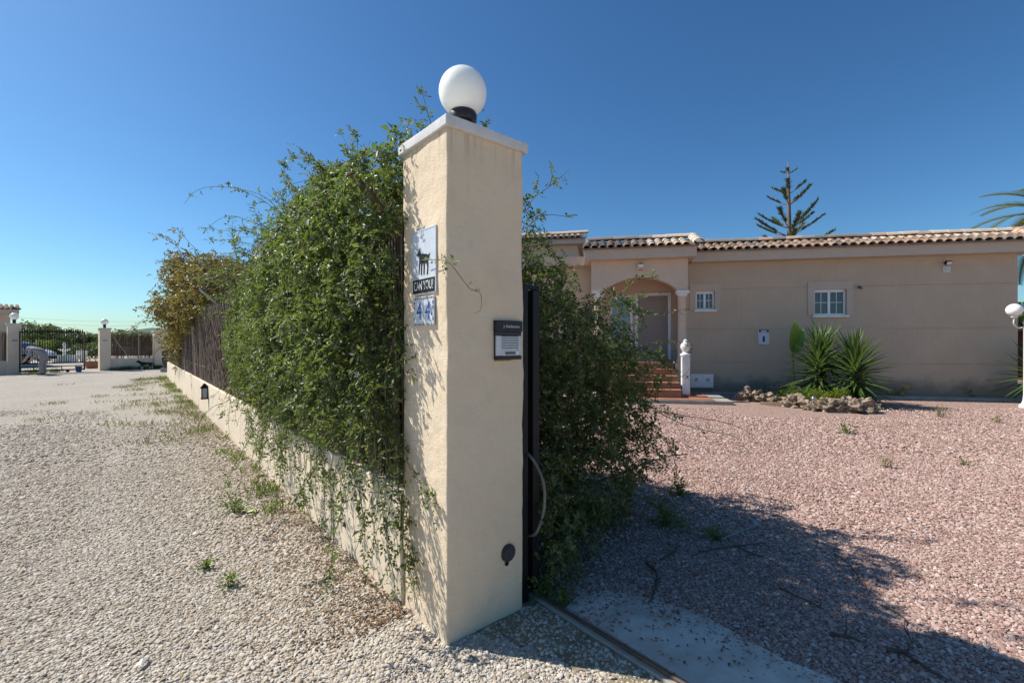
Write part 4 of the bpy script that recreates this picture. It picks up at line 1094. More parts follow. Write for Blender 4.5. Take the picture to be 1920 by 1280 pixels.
for uu, vv, yy in ((505, 470, 5.2), (490, 500, 5.4), (475, 530, 5.6), (520, 440, 5.0), (540, 410, 4.7), (465, 560, 5.8), (450, 600, 6.0)):
    for k in range(4):
        a0 = at(uu, vv, yy); d0 = Vector((rg.uniform(-1, -0.2), rg.normal(0, .3), rg.uniform(0.1, 0.9)))
        pts = strand(a0, d0, rg.uniform(0.3, 0.75), 8, 1.0, 0.12, rg)
        stems.tube(pts, 0.003, 4, 0.0013); s_ = leaves_along(pts, rg.uniform(16, 34), 0.026, rg, 5)
        if s_: sets.append(s_)
shoot([at(640, 370, 3.9), at(600, 345, 4.0), at(570, 340, 4.1), at(535, 352, 4.2), at(520, 372, 4.2)], 20)
for k in range(105):
    t = rg.uniform(0.55, 5.4); p = W(rg.uniform(-0.15, 0.4), t, interp(t, ztop) - 0.05)
    d0 = Vector((rg.normal(-0.25, 0.5), rg.normal(0, 0.5), rg.uniform(0.6, 1.4)))
    pts = strand(p, d0, rg.uniform(0.16, 0.55), 7, 1.4, 0.14, rg)
    stems.tube(pts, 0.0026, 4, 0.0012); s_ = leaves_along(pts, rg.uniform(40, 75), 0.023, rg, 5)
    if s_: sets.append(s_)
# shoots peeping up behind the lamp
for pts in ([at(812, 246, 2.95), at(800, 205, 2.95), at(790, 165, 2.96)], [at(815, 248, 2.92), at(790, 235, 2.92), at(758, 222, 2.95)], [at(800, 205, 2.95), at(785, 195, 2.95), at(777, 182, 2.95)],
            [at(900, 250, 2.98), at(912, 225, 2.98), at(922, 212, 2.98)], [at(880, 250, 2.98), at(895, 215, 2.98), at(905, 205, 2.98)], [at(905, 240, 2.98), at(915, 232, 2.98), at(925, 226, 2.98)]):
    shoot(pts, 55, 0.02, 0.003)
# the hanging runner across the pillar face
shoot([at(790, 488, 2.36), at(815, 487, 2.28), at(842, 493, 2.22), at(866, 522, 2.2), at(882, 542, 2.2), at(899, 548, 2.2), at(903, 565, 2.19), at(900, 582, 2.19), at(889, 587, 2.19)], 16, 0.022, 0.0022)
# long runner arching to the lane
shoot([at(470, 690, 6.2), at(430, 748, 6.4), at(400, 762, 6.5), at(378, 785, 6.6), at(372, 810, 6.7), at(384, 822, 6.8)], 3, 0.02, 0.005)
foliage(JL, join_sets(*sets), M['jasmine'])
# woody stems inside the mass
for k in range(26):
    t = rg.uniform(0.7, 5.0)
    pts = strand(W(0.2, t, 0.7), (rg.normal(0, .15), rg.normal(0, .15), 1), interp(t, ztop) - 0.9, 9, 0.0, 0.09, rg)
    for q in pts:
        lq = WF.inverted() @ q; q2 = WF @ Vector((min(max(lq.x, 0.0), 0.5), max(lq.y, 0.6), lq.z)); q.x, q.y = q2.x, q2.y
    stems.tube(pts, 0.009, 5, 0.003)
stems.build('stem', M['stem'], JL, kind='stuff')
k = rg.choice(len(Pw), 190)
flowers(JL, Pw[k] + Nw[k] * 0.035, Nw[k] + np.array([0, 0, .2]), 0.021, M['petal'], 'blossom', rg)
k = rg.choice(len(Pw), 120)
flowers(JL, Pw[k] + Nw[k] * 0.02, Nw[k] + np.array([0, 0, -.2]), 0.018, plain('faded_petal', (0.45, 0.30, 0.2), (0.5, 0.4, 0.3), 40, 0.8), 'faded_blossom', rg)
tw = MB()
for j in rg.choice(len(Pw), 75):
    q = Vector(Pw[j]); nv = Vector(Nw[j])
    d0 = nv.cross(Vector((rg.normal(), rg.normal(), rg.normal()))) + nv * 0.35 + Vector((-0.1, 0, 0.25))
    tw.tube(strand(q, d0, rg.uniform(0.2, 0.6), 8, 0.8, 0.13, rg), rg.uniform(0.0022, 0.0045), 5, 0.0014)
tw.build('bare_twig', plain('pale_twig', (0.36, 0.29, 0.2), (0.22, 0.2, 0.11), 15, 0.8), JL, kind='stuff')

# ------------------------------------------------------------------ jasmine on the yard side
JR = thing('jasmine_bush', 'dark rounded jasmine bush sprawling into pink gravel yard behind gate', 'hedge', W(1.4, 1.4, 0), 0, 'jasmine along the wall')
blobs = []
for t in np.arange(0.30, 5.2, 0.30):
    wmax = interp(t, [(0.3, 2.15), (0.9, 2.4), (1.6, 2.2), (3.2, 1.7), (5.0, 1.5)])
    for w in np.arange(0.9, wmax + 0.01, 0.3):
        top = interp(w, [(0.8, 2.42), (1.2, 2.3), (1.6, 2.05), (2.0, 1.75), (2.4, 1.45)]) * interp(t, [(0.3, 0.86), (0.9, 0.98), (3, 1.05), (5, 1.0)])
        for z in np.arange(0.25, top - 0.1, 0.34):
            shrink = 0.35 if z < 0.5 and w > wmax - 0.4 else 0
            if shrink and rg.random() < 0.6: continue
            edge = t < 0.8 or w > wmax - 0.45 or z > top - 0.5 or w < 1.0
            if not edge and rg.random() < 0.4: continue
            blobs.append((w + rg.uniform(-.1, .1), t + rg.uniform(-.1, .1), z + rg.uniform(-.1, .1), rg.uniform(0.17, 0.29)))
# the wide top that joins both sides over the fence
for t in np.arange(0.95, 5.3, 0.34):
    for w in (0.75, 1.05):
        blobs.append((w + rg.uniform(-.1, .1), t, interp(t, ztop) - 0.22 + rg.uniform(-.1, .08), rg.uniform(0.22, 0.3)))
blobs += [(0.74, 0.03, 0.26, 0.15), (0.72, 0.06, 0.52, 0.13), (0.8, 0.0, 0.12, 0.13), (0.86, 0.08, 0.4, 0.17), (0.76, 0.1, 0.75, 0.13)]
P, N = blob_points(blobs, 50000, rng=rg, deep=0.14)
keep = ((P[:, 0] > 0.68) & (P[:, 1] > 0.08)) | ((P[:, 1] < 0.0) & (P[:, 0] > 0.56) & (P[:, 2] < 0.85)) | (P[:, 0] > 0.70)
P, N = P[keep], N[keep]
Pw, Nw = to_world(P, WF), dir_world(N, WF)
nr = unit(Nw * 0.7 + np.array([0, 0, 0.5]) + rg.normal(0, 0.5, Pw.shape))
dr = unit(np.cross(nr, rg.normal(size=Pw.shape)) + np.array([0, 0, -0.3]))
sets = [sprigs(Pw, dr, nr, rg.uniform(0.03, 0.065, len(Pw)), 7, 0.027, 0.5, rg)]
stems = MB()
for k in range(120):
    j = rg.integers(len(P)); 
    if P[j, 1] > 1.6 and P[j, 2] < 2.0: continue
    pts = strand(Vector(Pw[j]), Vector(Nw[j]) + Vector((0.1, -0.1, 0.15)), rg.uniform(0.2, 0.5), 7, 2.2, 0.15, rg)
    pts = [q for q in pts if q.z > 0.03]
    if len(pts) < 3: continue
    stems.tube(pts, 0.0026, 4, 0.0012); s_ = leaves_along(pts, rg.uniform(30, 55), 0.024, rg, 5)
    if s_: sets.append(s_)
for pts, den in (([at(985, 400, 3.2), at(1000, 372, 3.2), at(1030, 350, 3.2), at(1068, 318, 3.2)], 22), ([at(985, 430, 3.2), at(1005, 412, 3.2), at(1030, 403, 3.2), at(1075, 408, 3.2)], 22),
            ([at(1000, 355, 3.2), at(1010, 335, 3.2), at(1003, 322, 3.2)], 22), ([at(1030, 350, 3.2), at(1035, 330, 3.2), at(1033, 315, 3.2)], 20), ([at(985, 440, 3.3), at(1000, 432, 3.3), at(1020, 445, 3.3)], 40),
            ([at(1120, 590, 3.9), at(1160, 555, 3.9), at(1195, 525, 3.9), at(1225, 520, 3.9)], 55), ([at(1130, 610, 3.9), at(1165, 590, 3.9), at(1185, 560, 3.9), at(1232, 545, 3.9)], 45),
            ([at(1150, 640, 3.9), at(1200, 600, 3.9), at(1250, 585, 3.9), at(1282, 580, 3.9)], 16), ([at(1180, 660, 3.9), at(1230, 640, 3.9), at(1270, 640, 3.9), at(1300, 655, 3.9)], 14),
            ([at(1200, 720, 4.0), at(1250, 720, 4.0), at(1285, 700, 4.0), at(1292, 690, 4.0)], 18), ([at(1235, 770, 4.2), at(1290, 780, 4.2), at(1350, 790, 4.3), at(1400, 808, 4.4), at(1418, 832, 4.5)], 4),
            ([at(1230, 770, 4.2), at(1280, 795, 4.2), at(1330, 808, 4.3), at(1370, 815, 4.4), at(1395, 830, 4.45)], 7), ([at(1180, 640, 3.9), at(1225, 660, 3.9), at(1245, 670, 3.9)], 50),
            ([at(1200, 790, 4.0), at(1250, 830, 4.0), at(1268, 880, 4.1), at(1262, 910, 4.2)], 25), ([at(1210, 760, 4.0), at(1255, 770, 4.0), at(1280, 790, 4.0)], 55)):
    sp_ = spline(pts, 6); stems.tube(sp_, 0.0038, 5, 0.0016); s_ = leaves_along(sp_, den, 0.027, rg, 5)
    if s_: sets.append(s_)
for k in range(46):
    t, w = rg.uniform(0.5, 4.5), rg.uniform(0.9, 1.7)
    pts = strand(W(w, t, 0.0), (rg.normal(0, .35), rg.normal(0, .35), 1), rg.uniform(1.2, 1.9), 9, 0.1, 0.15, rg)
    stems.tube(pts, 0.011, 5, 0.004)
foliage(JR, join_sets(*sets), M['jasmine'])
stems.build('stem', M['stem'], JR, kind='stuff')
k = rg.choice(len(Pw), 60)
flowers(JR, Pw[k] + Nw[k] * 0.03, Nw[k], 0.017, M['petal'], 'blossom', rg)

# ------------------------------------------------------------------ olive and russet creeper further along the fence
CR = thing('creeper_bush', 'olive and russet creeper bulging over far stretch of reed fence', 'bush', W(0.3, 13.0, 0), 0)
blobs = []
for k in range(95):
    t = rg.uniform(8.3, 16.5)
    zt = interp(t, [(8.3, 2.55), (10, 3.1), (12, 3.5), (13.5, 3.55), (15, 3.1), (16.5, 2.3)])
    wo = interp(t, [(8.3, 0.1), (10.5, -0.25), (12.5, -0.55), (14.5, -0.6), (16.5, -0.25)])
    zl = interp(t, [(8.3, 2.2), (11, 1.95), (13, 1.45), (15, 1.25), (16.5, 1.2)])
    z = rg.uniform(zl, zt); f = math.sin(math.pi * min(1, max(0.05, (z - zl + 0.2) / (zt - zl + 0.4))))
    blobs.append((rg.uniform(wo * f, 0.9), t, z, rg.uniform(0.25, 0.45)))
P, N = blob_points(blobs, 9000, lo=0.6, hi=1.2, rng=rg, deep=0.25)
Pw, Nw = to_world(P, WF), dir_world(N, WF)
nr = unit(Nw * 0.6 + np.array([0, 0, 0.7]) + rg.normal(0, 0.5, Pw.shape)); dr = unit(np.cross(nr, rg.normal(size=Pw.shape)))
sets = [sprigs(Pw, dr, nr, rg.uniform(0.08, 0.18, len(Pw)), 5, 0.062, 0.65, rg)]
stems = MB()
for k in range(90):
    j = rg.integers(len(P))
    pts = strand(Vector(Pw[j]), Vector(Nw[j]) * 0.8 + Vector((-0.4, 0, 0.5)), rg.uniform(0.3, 0.85), 7, 0.7, 0.15, rg)
    stems.tube(pts, 0.006, 4, 0.003); s_ = leaves_along(pts, 26, 0.055, rg, 5)
    if s_: sets.append(s_)
for k in range(24):
    t = rg.uniform(9, 16)
    stems.tube(strand(W(0.45, t, 0.0), (rg.normal(0, .08), rg.normal(0, .08), 1), rg.uniform(2.2, 2.9), 10, 0.0, 0.05, rg), 0.02, 5, 0.006)
# bare branch leaning out over the lane
stems.tube(spline([at(340, 640, 15.5), at(318, 640, 15.6), at(300, 650, 15.8), at(287, 668, 16)], 5), 0.02, 5, 0.01)
fm_ = join_sets(*sets)
foliage(CR, fm_, M['creeper'])
stems.build('stem', M['stem'], CR, kind='stuff')

# ------------------------------------------------------------------ gravel: real stones near the camera
def gravel_group(name, mat, seed, angular):
    ng = bpy.data.node_groups.new(name, 'GeometryNodeTree')
    ng.interface.new_socket('Geometry', in_out='INPUT', socket_type='NodeSocketGeometry')
    ng.interface.new_socket('Geometry', in_out='OUTPUT', socket_type='NodeSocketGeometry')
    N_ = ng.nodes; Lk = ng.links
    gi, go = N_.new('NodeGroupInput'), N_.new('NodeGroupOutput')
    jn = N_.new('GeometryNodeGeometryToInstance')
    for k in range(6):
        ico = N_.new('GeometryNodeMeshIcoSphere'); ico.inputs['Radius'].default_value = 1.0; ico.inputs['Subdivisions'].default_value = 2
        sp_ = N_.new('GeometryNodeSetPosition'); ps = N_.new('GeometryNodeInputPosition')
        nz = N_.new('ShaderNodeTexNoise'); nz.noise_dimensions = '4D'; nz.inputs['W'].default_value = seed + k * 7.3; nz.inputs['Scale'].default_value = 0.9 if not angular else 1.3; nz.inputs['Detail'].default_value = 1.5
        Lk.new(ps.outputs[0], nz.inputs['Vector'])
        sub = N_.new('ShaderNodeVectorMath'); sub.operation = 'SUBTRACT'; Lk.new(nz.outputs['Color'], sub.inputs[0]); sub.inputs[1].default_value = (0.5, 0.5, 0.5)
        sc_ = N_.new('ShaderNodeVectorMath'); sc_.operation = 'SCALE'; Lk.new(sub.outputs[0], sc_.inputs[0]); sc_.inputs['Scale'].default_value = 1.6 if angular else 1.4
        Lk.new(ico.outputs['Mesh'], sp_.inputs['Geometry']); Lk.new(sc_.outputs[0], sp_.inputs['Offset'])
        sm = N_.new('GeometryNodeSetShadeSmooth'); sm.inputs['Shade Smooth'].default_value = not angular
        mt = N_.new('GeometryNodeSetMaterial'); mt.inputs['Material'].default_value = mat
        Lk.new(sp_.outputs[0], sm.inputs[0]); Lk.new(sm.outputs[0], mt.inputs[0]); Lk.new(mt.outputs[0], jn.inputs[0])
    iop = N_.new('GeometryNodeInstanceOnPoints'); iop.inputs['Pick Instance'].default_value = True
    def att(nm, ty):
        a = N_.new('GeometryNodeInputNamedAttribute'); a.data_type = ty; a.inputs['Name'].default_value = nm; return a.outputs['Attribute']
    Lk.new(gi.outputs[0], iop.inputs['Points']); Lk.new(jn.outputs[0], iop.inputs['Instance'])
    Lk.new(att('pick', 'INT'), iop.inputs['Instance Index']); Lk.new(att('rot', 'FLOAT_VECTOR'), iop.inputs['Rotation']); Lk.new(att('size', 'FLOAT_VECTOR'), iop.inputs['Scale'])
    Lk.new(iop.outputs[0], go.inputs[0])
    return ng
def scatter(name, P, size, mat, seed, angular, z0=0.0):
    rgs = np.random.default_rng(seed); n = len(P)
    me = bpy.data.meshes.new(name)
    me.vertices.add(n)
    s3 = size[:, None] * np.stack([rgs.uniform(.75, 1.3, n), rgs.uniform(.75, 1.3, n), rgs.uniform(.36, .62, n)], 1)
    co = np.column_stack([P[:, 0], P[:, 1], z0 + s3[:, 2] * rgs.uniform(-0.15, 0.55, n)])
    me.vertices.foreach_set('co', co.astype(np.float32).ravel())
    a = me.attributes.new('pick', 'INT', 'POINT'); a.data.foreach_set('value', rgs.integers(0, 6, n).astype(np.int32))
    a = me.attributes.new('rot', 'FLOAT_VECTOR', 'POINT'); a.data.foreach_set('vector', np.column_stack([rgs.normal(0, .35, n), rgs.normal(0, .35, n), rgs.uniform(0, 6.28, n)]).astype(np.float32).ravel())
    a = me.attributes.new('size', 'FLOAT_VECTOR', 'POINT'); a.data.foreach_set('vector', s3.astype(np.float32).ravel())
    o = bpy.data.objects.new(name, me); COL.objects.link(o)
    md = o.modifiers.new('scatter', 'NODES'); md.node_group = gravel_group(name, mat, seed, angular)
    me.materials.append(mat)
    return tag(o, kind='stuff')
def jgrid(x0, x1, y0, y1, sp, rgs):
    xs_, ys_ = np.arange(x0, x1, sp), np.arange(y0, y1, sp)
    X, Y = np.meshgrid(xs_, ys_); P = np.column_stack([X.ravel(), Y.ravel()])
    return P + rgs.uniform(-0.5, 0.5, P.shape) * sp * 0.95
def wall_wt(P):
    d = P - np.array([P0.x, P0.y]); c_, s_ = math.cos(R(40)), math.sin(R(40))
    return d[:, 0] * c_ + d[:, 1] * s_, -d[:, 0] * s_ + d[:, 1] * c_
def noise2(P, f, o=0.0):
    return np.array([noise.noise(Vector((x * f + o, y * f - o, o))) for x, y in P])
rgs = np.random.default_rng(77)
parts_, sizes_ = [], []
for y0, y1, sp, sz in ((0.9, 3.2, 0.0128, 0.0080), (3.2, 5.5, 0.0165, 0.0096), (5.5, 11.5, 0.031, 0.0135)):
    P = jgrid(-1.126 * y1 - 1.2, 1.6, y0, y1, sp, rgs)
    w, t = wall_wt(P)
    ok = ((w < -0.02) | ((w < 0.59) & (t < -0.01))) & (P[:, 0] > -1.126 * P[:, 1] - 1.0)
    # thinner, sandier ground in the shade in front of the pillar
    thin = (w > 0.12) & (w < 0.6)
    ok &= ~(thin & (rgs.random(len(P)) < 0.30))
    P = P[ok]
    if y1 > 6:
        nf = noise2(P, 0.9, 5.1); P = P[rgs.random(len(P)) < np.clip((9.6 + 2.5 * nf - P[:, 1]) / 2.5, 0, 1)]
    w, t = wall_wt(P)
    rut = np.exp(-((w + 1.35) / 0.28) ** 2) + np.exp(-((w + 2.9) / 0.3) ** 2)
    nz = noise2(P, 1.3, 3.3); nz2 = noise2(P, 5.0, 1.1)
    keep_ = rgs.random(len(P)) > np.clip(0.10 + 0.30 * rut + 0.55 * np.clip(nz2 - 0.12, 0, 1) + 0.25 * np.clip(nz, 0, 1), 0, 0.65)
    sc_ = (1.0 - 0.18 * np.clip(rut, 0, 1) + 0.22 * nz)
    P = P[keep_]
    parts_.append(P); sizes_.append(sz * sc_[keep_] * np.clip(rgs.lognormal(-0.06, 0.36, len(P)), 0.4, 1.75))
scatter('road_gravel', np.concatenate(parts_), np.concatenate(sizes_), M['pebble_road'], 3, False, -0.004)
parts_, sizes_ = [], []
for y0, y1, sp, sz in ((0.9, 3.4, 0.0132, 0.0074), (3.4, 6.0, 0.0185, 0.0094), (6.0, 10.2, 0.033, 0.0128)):
    P = jgrid(-1.5, 1.126 * y1 + 1.2, y0, y1, sp, rgs)
    w, t = wall_wt(P)
    ok = (w > 0.67) & (P[:, 0] < 1.126 * P[:, 1] + 1.0) & ((P[:, 1] < 9.0) | (P[:, 0] < 4.7) | (P[:, 0] > 7.8))
    P, w, t = P[ok], w[ok], t[ok]
    on = (w < 1.2) & (t < -0.12)
    edge = np.clip((w - 0.85) / 0.35, 0, 1) ** 1.6 * 0.9 + np.clip((t + 0.55) / 0.4, 0, 1) * 0.6
    nn_ = np.zeros(len(P)); idx = np.where(on)[0]; nn_[idx] = noise2(P[idx], 4.0, 2.2)
    ok = ~on | (rgs.random(len(P)) < np.clip(edge + nn_ * 0.8 + 0.04, 0.03, 1))
    P = P[ok]; parts_.append(P); nz = noise2(P, 0.9, 8.3); sizes_.append(sz * (1 + 0.25 * nz) * np.clip(rgs.lognormal(-0.06, 0.36, len(P)), 0.4, 1.75))
scatter('yard_gravel', np.concatenate(parts_), np.concatenate(sizes_), M['pebble_yard'], 9, True, 0.002)
# ------------------------------------------------------------------ rockery in the yard
def gz(u, v): return gnd(u, v)
mb = MB()
mc = gz(1545, 762)
vs, fs = [], []
nr_, na = 7, 28
for i in range(nr_ + 1):
    for k in range(na):
        a = 2 * math.pi * k / na; f = i / nr_
        x, y = mc.x - 0.1 + 1.25 * f * math.cos(a), mc.y + 0.32 + 0.62 * f * math.sin(a)
        vs.append((x, y, -0.02 + 0.17 * (1 - f ** 2) + 0.03 * noise.noise(Vector((x * 4, y * 4, 1)))))
for i in range(nr_):
    for k in range(na): fs.append((i * na + k, i * na + (k + 1) % na, (i + 1) * na + (k + 1) % na, (i + 1) * na + k))
mb.add(vs, fs); tag(mb.build('soil_bed_ground', M['soil'], smooth=True), kind='structure')
ROCKS = [(1413, 753, 40, 'pale cream rock at the porch end of the rockery'), (1441, 755, 30, 'small tan rock second from porch end of rockery'), (1466, 744, 44, 'flat tan rock lying at back of rockery near porch'),
         (1474, 758, 24, 'small low rock before flat tan rock in rockery'), (1499, 765, 40, 'lumpy brown rock before soft green shrub'), (1524, 769, 24, 'small dark rock next to silver ball light'),
         (1542, 771, 34, 'dark pitted rock just beside silver ball light'), (1487, 761, 28, 'knobbly tan rock between porch end rocks and soft shrub'), (1456, 758, 24, 'low grey rock in gap before flat tan rock'), (1551, 757, 24, 'small grey rock before lime green shrub'), (1564, 773, 46, 'wide flat rock at the front of rockery'),
         (1593, 774, 46, 'large tan rock under the second yucca'), (1620, 775, 50, 'biggest angular rock at lamp end of rockery'), (1637, 768, 30, 'small rock ending the rockery beside its shadow')]
for k, (u, v, wpx, lab) in enumerate(ROCKS):
    p = gz(u, v); r = wpx / F_PX * p.y * 0.46
    m = MB(); m.rock((p.x, p.y + r * 0.6, r * 0.42), r, k + 2, 4, (1.0, 0.8, 0.72), 0.95, 1.9)
    m.build('rock', M['rock'], smooth='auto', loc=(p.x, p.y + r * 0.6, 0), label=lab, cat='rock', group='rocks edging the rockery')

# yuccas: every blade its own piece
def sword(name, L, wd, mat, droop=0.05, seg=4):
    vs, fs = [], []
    for i in range(seg + 1):
        f = i / seg; w_ = wd * (0.55 + 0.9 * f if f < 0.35 else 0.865 * (1 - ((f - 0.35) / 0.65) ** 1.5)) * 0.5
        z = -droop * L * f * f
        vs += [(-w_, L * f, z + w_ * 0.45), (0, L * f, z), (w_, L * f, z + w_ * 0.45)]
    for i in range(seg):
        a = 3 * i; fs += [(a, a + 1, a + 4, a + 3), (a + 1, a + 2, a + 5, a + 4)]
    m = MB(); m.add(vs, fs); me = m.mesh(name, mat); me.polygons.foreach_set('use_smooth', [True] * len(me.polygons)); return me
YL = [sword('leaf', L * 1.42, 0.08, M['yucca'], dr_) for L, dr_ in ((0.62, 0.02), (0.56, 0.08), (0.5, 0.18), (0.66, 0.05))]
def rosette(parent, c, n, rv, zlo, zhi, el0, el1, scale=1.0, meshes=None):
    for k in range(n):
        f = k / n
        az = k * 2.39996 + rv.uniform(-.2, .2); el = el0 + (el1 - el0) * f ** 1.55 + rv.uniform(-.1, .1)
        z = zlo + (zhi - zlo) * f
        mt = Matrix.Translation((c.x, c.y, z)) @ Matrix.Rotation(az, 4, 'Z') @ Matrix.Rotation(el, 4, 'X') @ Matrix.Scale(scale * rv.uniform(.82, 1.1), 4) @ Matrix.Translation((0, 0.03, 0))
        piece(rv.choice(meshes or YL), 'leaf', parent, mt)
rv = random.Random(9)
y1 = gz(1541, 757); y1.y += 0.15
YU = thing('yucca', 'green spiky yucca beside tall banana leaf in rockery', 'yucca', y1, 0, 'yuccas in the rockery')
m = MB(); m.tube([(y1.x, y1.y, 0), (y1.x - 0.02, y1.y, 0.6), (y1.x, y1.y, 1.15)], 0.06, 8, 0.05); m.build('trunk', M['bark'], YU)
rosette(YU, y1, 185, rv, 0.30, 1.10, R(-42), R(86))
y1b = y1 + Vector((0.28, 0.22, 0))
m = MB(); m.tube([(y1b.x - 0.15, y1b.y - 0.1, 0), (y1b.x, y1b.y, 0.8), (y1b.x, y1b.y, 1.35)], 0.05, 8, 0.045); m.build('trunk', M['bark'], YU)
rosette(YU, y1b, 110, rv, 0.85, 1.36, R(-25), R(86), 0.9)
y2 = gz(1612, 762); y2.y += 0.15
YU2 = thing('yucca', 'green spiky yucca standing over the biggest rock, its shadow on gravel', 'yucca', y2, 0, 'yuccas in the rockery')
m = MB(); m.tube([(y2.x, y2.y, 0), (y2.x + 0.02, y2.y, 0.6), (y2.x, y2.y, 1.1)], 0.06, 8, 0.05); m.build('trunk', M['bark'], YU2)
rosette(YU2, y2, 280, rv, 0.22, 1.02, R(-48), R(86), 1.0)

# banana plant with one upright leaf
bp = gz(1497, 752); bp.y += 0.2
BN = thing('banana_plant', 'slender banana plant with one tall bright green upright leaf', 'plant', bp, 0)
m = MB(); m.tube([(bp.x, bp.y, 0), (bp.x - 0.02, bp.y, 0.7), (bp.x - 0.03, bp.y, 1.35)], 0.04, 8, 0.02); m.build('stem', plain('tan_stem', (0.33, 0.24, 0.10), (0.25, 0.27, 0.08), 6, 0.6), BN, smooth=True)
def big_leaf(name, base, d, up, L, wd, curl, parent, fold=0.35):
    d = Vector(d).normalized(); s = d.cross(Vector(up)).normalized(); n = s.cross(d)
    vs, fs = [], []; seg = 8
    for i in range(seg + 1):
        f = i / seg; w_ = wd * 0.5 * math.sin(math.pi * (0.08 + 0.90 * f)) ** 0.7
        c_ = Vector(base) + d * (L * f) - n * (curl * L * f * f)
        vs += [c_ - s * w_ + n * w_ * fold, c_, c_ + s * w_ + n * w_ * fold]
    for i in range(seg): a = 3 * i; fs += [(a, a + 1, a + 4, a + 3), (a + 1, a + 2, a + 5, a + 4)]
    m = MB(); m.add(vs, fs); m.build(name, M['banana'], parent, smooth=True)
big_leaf('leaf', (bp.x - 0.05, bp.y, 1.25), (0.06, 0, 1), (0.3, -1, 0), 0.78, 0.34, -0.05, BN)
big_leaf('leaf', (bp.x + 0.02, bp.y, 1.15), (0.25, -0.1, 1), (-0.6, -1, 0), 0.7, 0.24, 0.12, BN)
big_leaf('leaf', (bp.x, bp.y, 0.25), (-0.9, -0.2, 0.55), (0, 0, 1), 0.45, 0.13, 0.35, BN)
big_leaf('leaf', (bp.x, bp.y - 0.05, 0.12), (-1, -0.3, 0.3), (0, 0, 1), 0.4, 0.12, 0.3, BN)
# low shrubs
def shrub(name, lab, cat, u, v, rx, rz, mat, n, leaf, group=None, dy=0.15, seed=1, nleaf=5):
    p = gz(u, v); p.y += dy; rgx = np.random.default_rng(seed)
    T_ = thing(name, lab, cat, p, 0, group)
    bl = [(p.x + rgx.uniform(-.6, .6) * rx, p.y + rgx.uniform(-.4, .4) * rx, rz * rgx.uniform(0.3, 0.75), rx * rgx.uniform(.3, .5), rx * rgx.uniform(.3, .45), rz * rgx.uniform(.3, .5)) for _ in range(9)]
    P, N = blob_points(bl, n, 0.6, 1.2, rng=rgx, zmin=0.02)
    nr = unit(N * 0.6 + np.array([0, 0, .6]) + rgx.normal(0, .5, P.shape)); dr = unit(N + np.array([0, 0, .6]) + rgx.normal(0, .4, P.shape))
    foliage(T_, sprigs(P, dr, nr, rgx.uniform(1.2, 2.2, len(P)) * leaf, nleaf, leaf, 0.35, rgx), mat)
    m = MB()
    for k in range(6): m.tube(strand((p.x, p.y, 0), (rgx.normal(0, .6), rgx.normal(0, .6), 1), rz * 0.9, 5, 0, .1, rgx), 0.006, 4, 0.002)
    m.build('stem', M['stem'], T_, kind='stuff'); return T_
shrub('low_shrub', 'soft feathery green shrub behind rocks under banana plant', 'shrub', 1506, 760, 0.34, 0.36, M['shrub_soft'], 900, 0.03, 'low shrubs in the rockery', 0.25, 5)
shrub('low_shrub', 'bright lime green shrub between two yuccas at front of rockery', 'shrub', 1563, 764, 0.36, 0.34, M['shrub_lime'], 900, 0.035, 'low shrubs in the rockery', 0.15, 6)
shrub('low_shrub', 'small yellowish green shrub at the porch end among rocks', 'shrub', 1478, 752, 0.18, 0.2, M['shrub_lime'], 220, 0.03, 'low shrubs in the rockery', 0.1, 7)
sp = gz(1530, 768)
SL = thing('solar_light', 'small silver ball garden light among rockery stones', 'garden light', sp, 0)
MB().sphere((sp.x, sp.y + 0.08, 0.24), 0.055, 20, 12).build('ball', M['silver'], SL, smooth=True)
m = MB(); m.tube([(sp.x, sp.y + 0.08, 0), (sp.x, sp.y + 0.08, 0.19)], 0.018, 8); m.build('stake', M['black'], SL)

# ------------------------------------------------------------------ weeds
WEEDS = [(1688, 748, 0.42, 'yellow flowering weed at foot of villa wall', 1, 'yellow'), (1815, 748, 0.38, 'upright green weed by villa kerb', 2, None), (1585, 812, 0.22, 'scrubby brown green weed in sunlit pink gravel beyond bush', 3, None),
         (1868, 792, 0.2, 'dry weed in gravel near lamp post', 4, 'dry'), (1760, 782, 0.3, 'sprawling dry weed at tip of yucca shadow', 5, 'dry'), (1811, 872, 0.13, 'small dark weed alone on open sunlit gravel', 6, 'dry'),
         (1660, 876, 0.14, 'thin dark sprout in middle of sunlit gravel', 7, 'dry'), (1022, 1120, 0.13, 'bright green seedling at foot of near pillar by track', 8, None), (1058, 1138, 0.07, 'tiny green seedling on the gate track', 9, None),
         (1345, 1012, 0.12, 'dark green weed in shade beside grey stick', 10, None), (1275, 930, 0.16, 'green sprout at edge of bush shadow', 11, None), (440, 960, 0.15, 'leafy weed beside lane wall and yellow litter', 12, None),
         (385, 1066, 0.05, 'small green sprout standing alone in lane gravel', 13, None), (430, 1100, 0.055, 'pair of tiny weeds in the near lane gravel', 14, None), (1250, 985, 0.25, 'thin yellowing shoot in shade of bush', 15, None)]
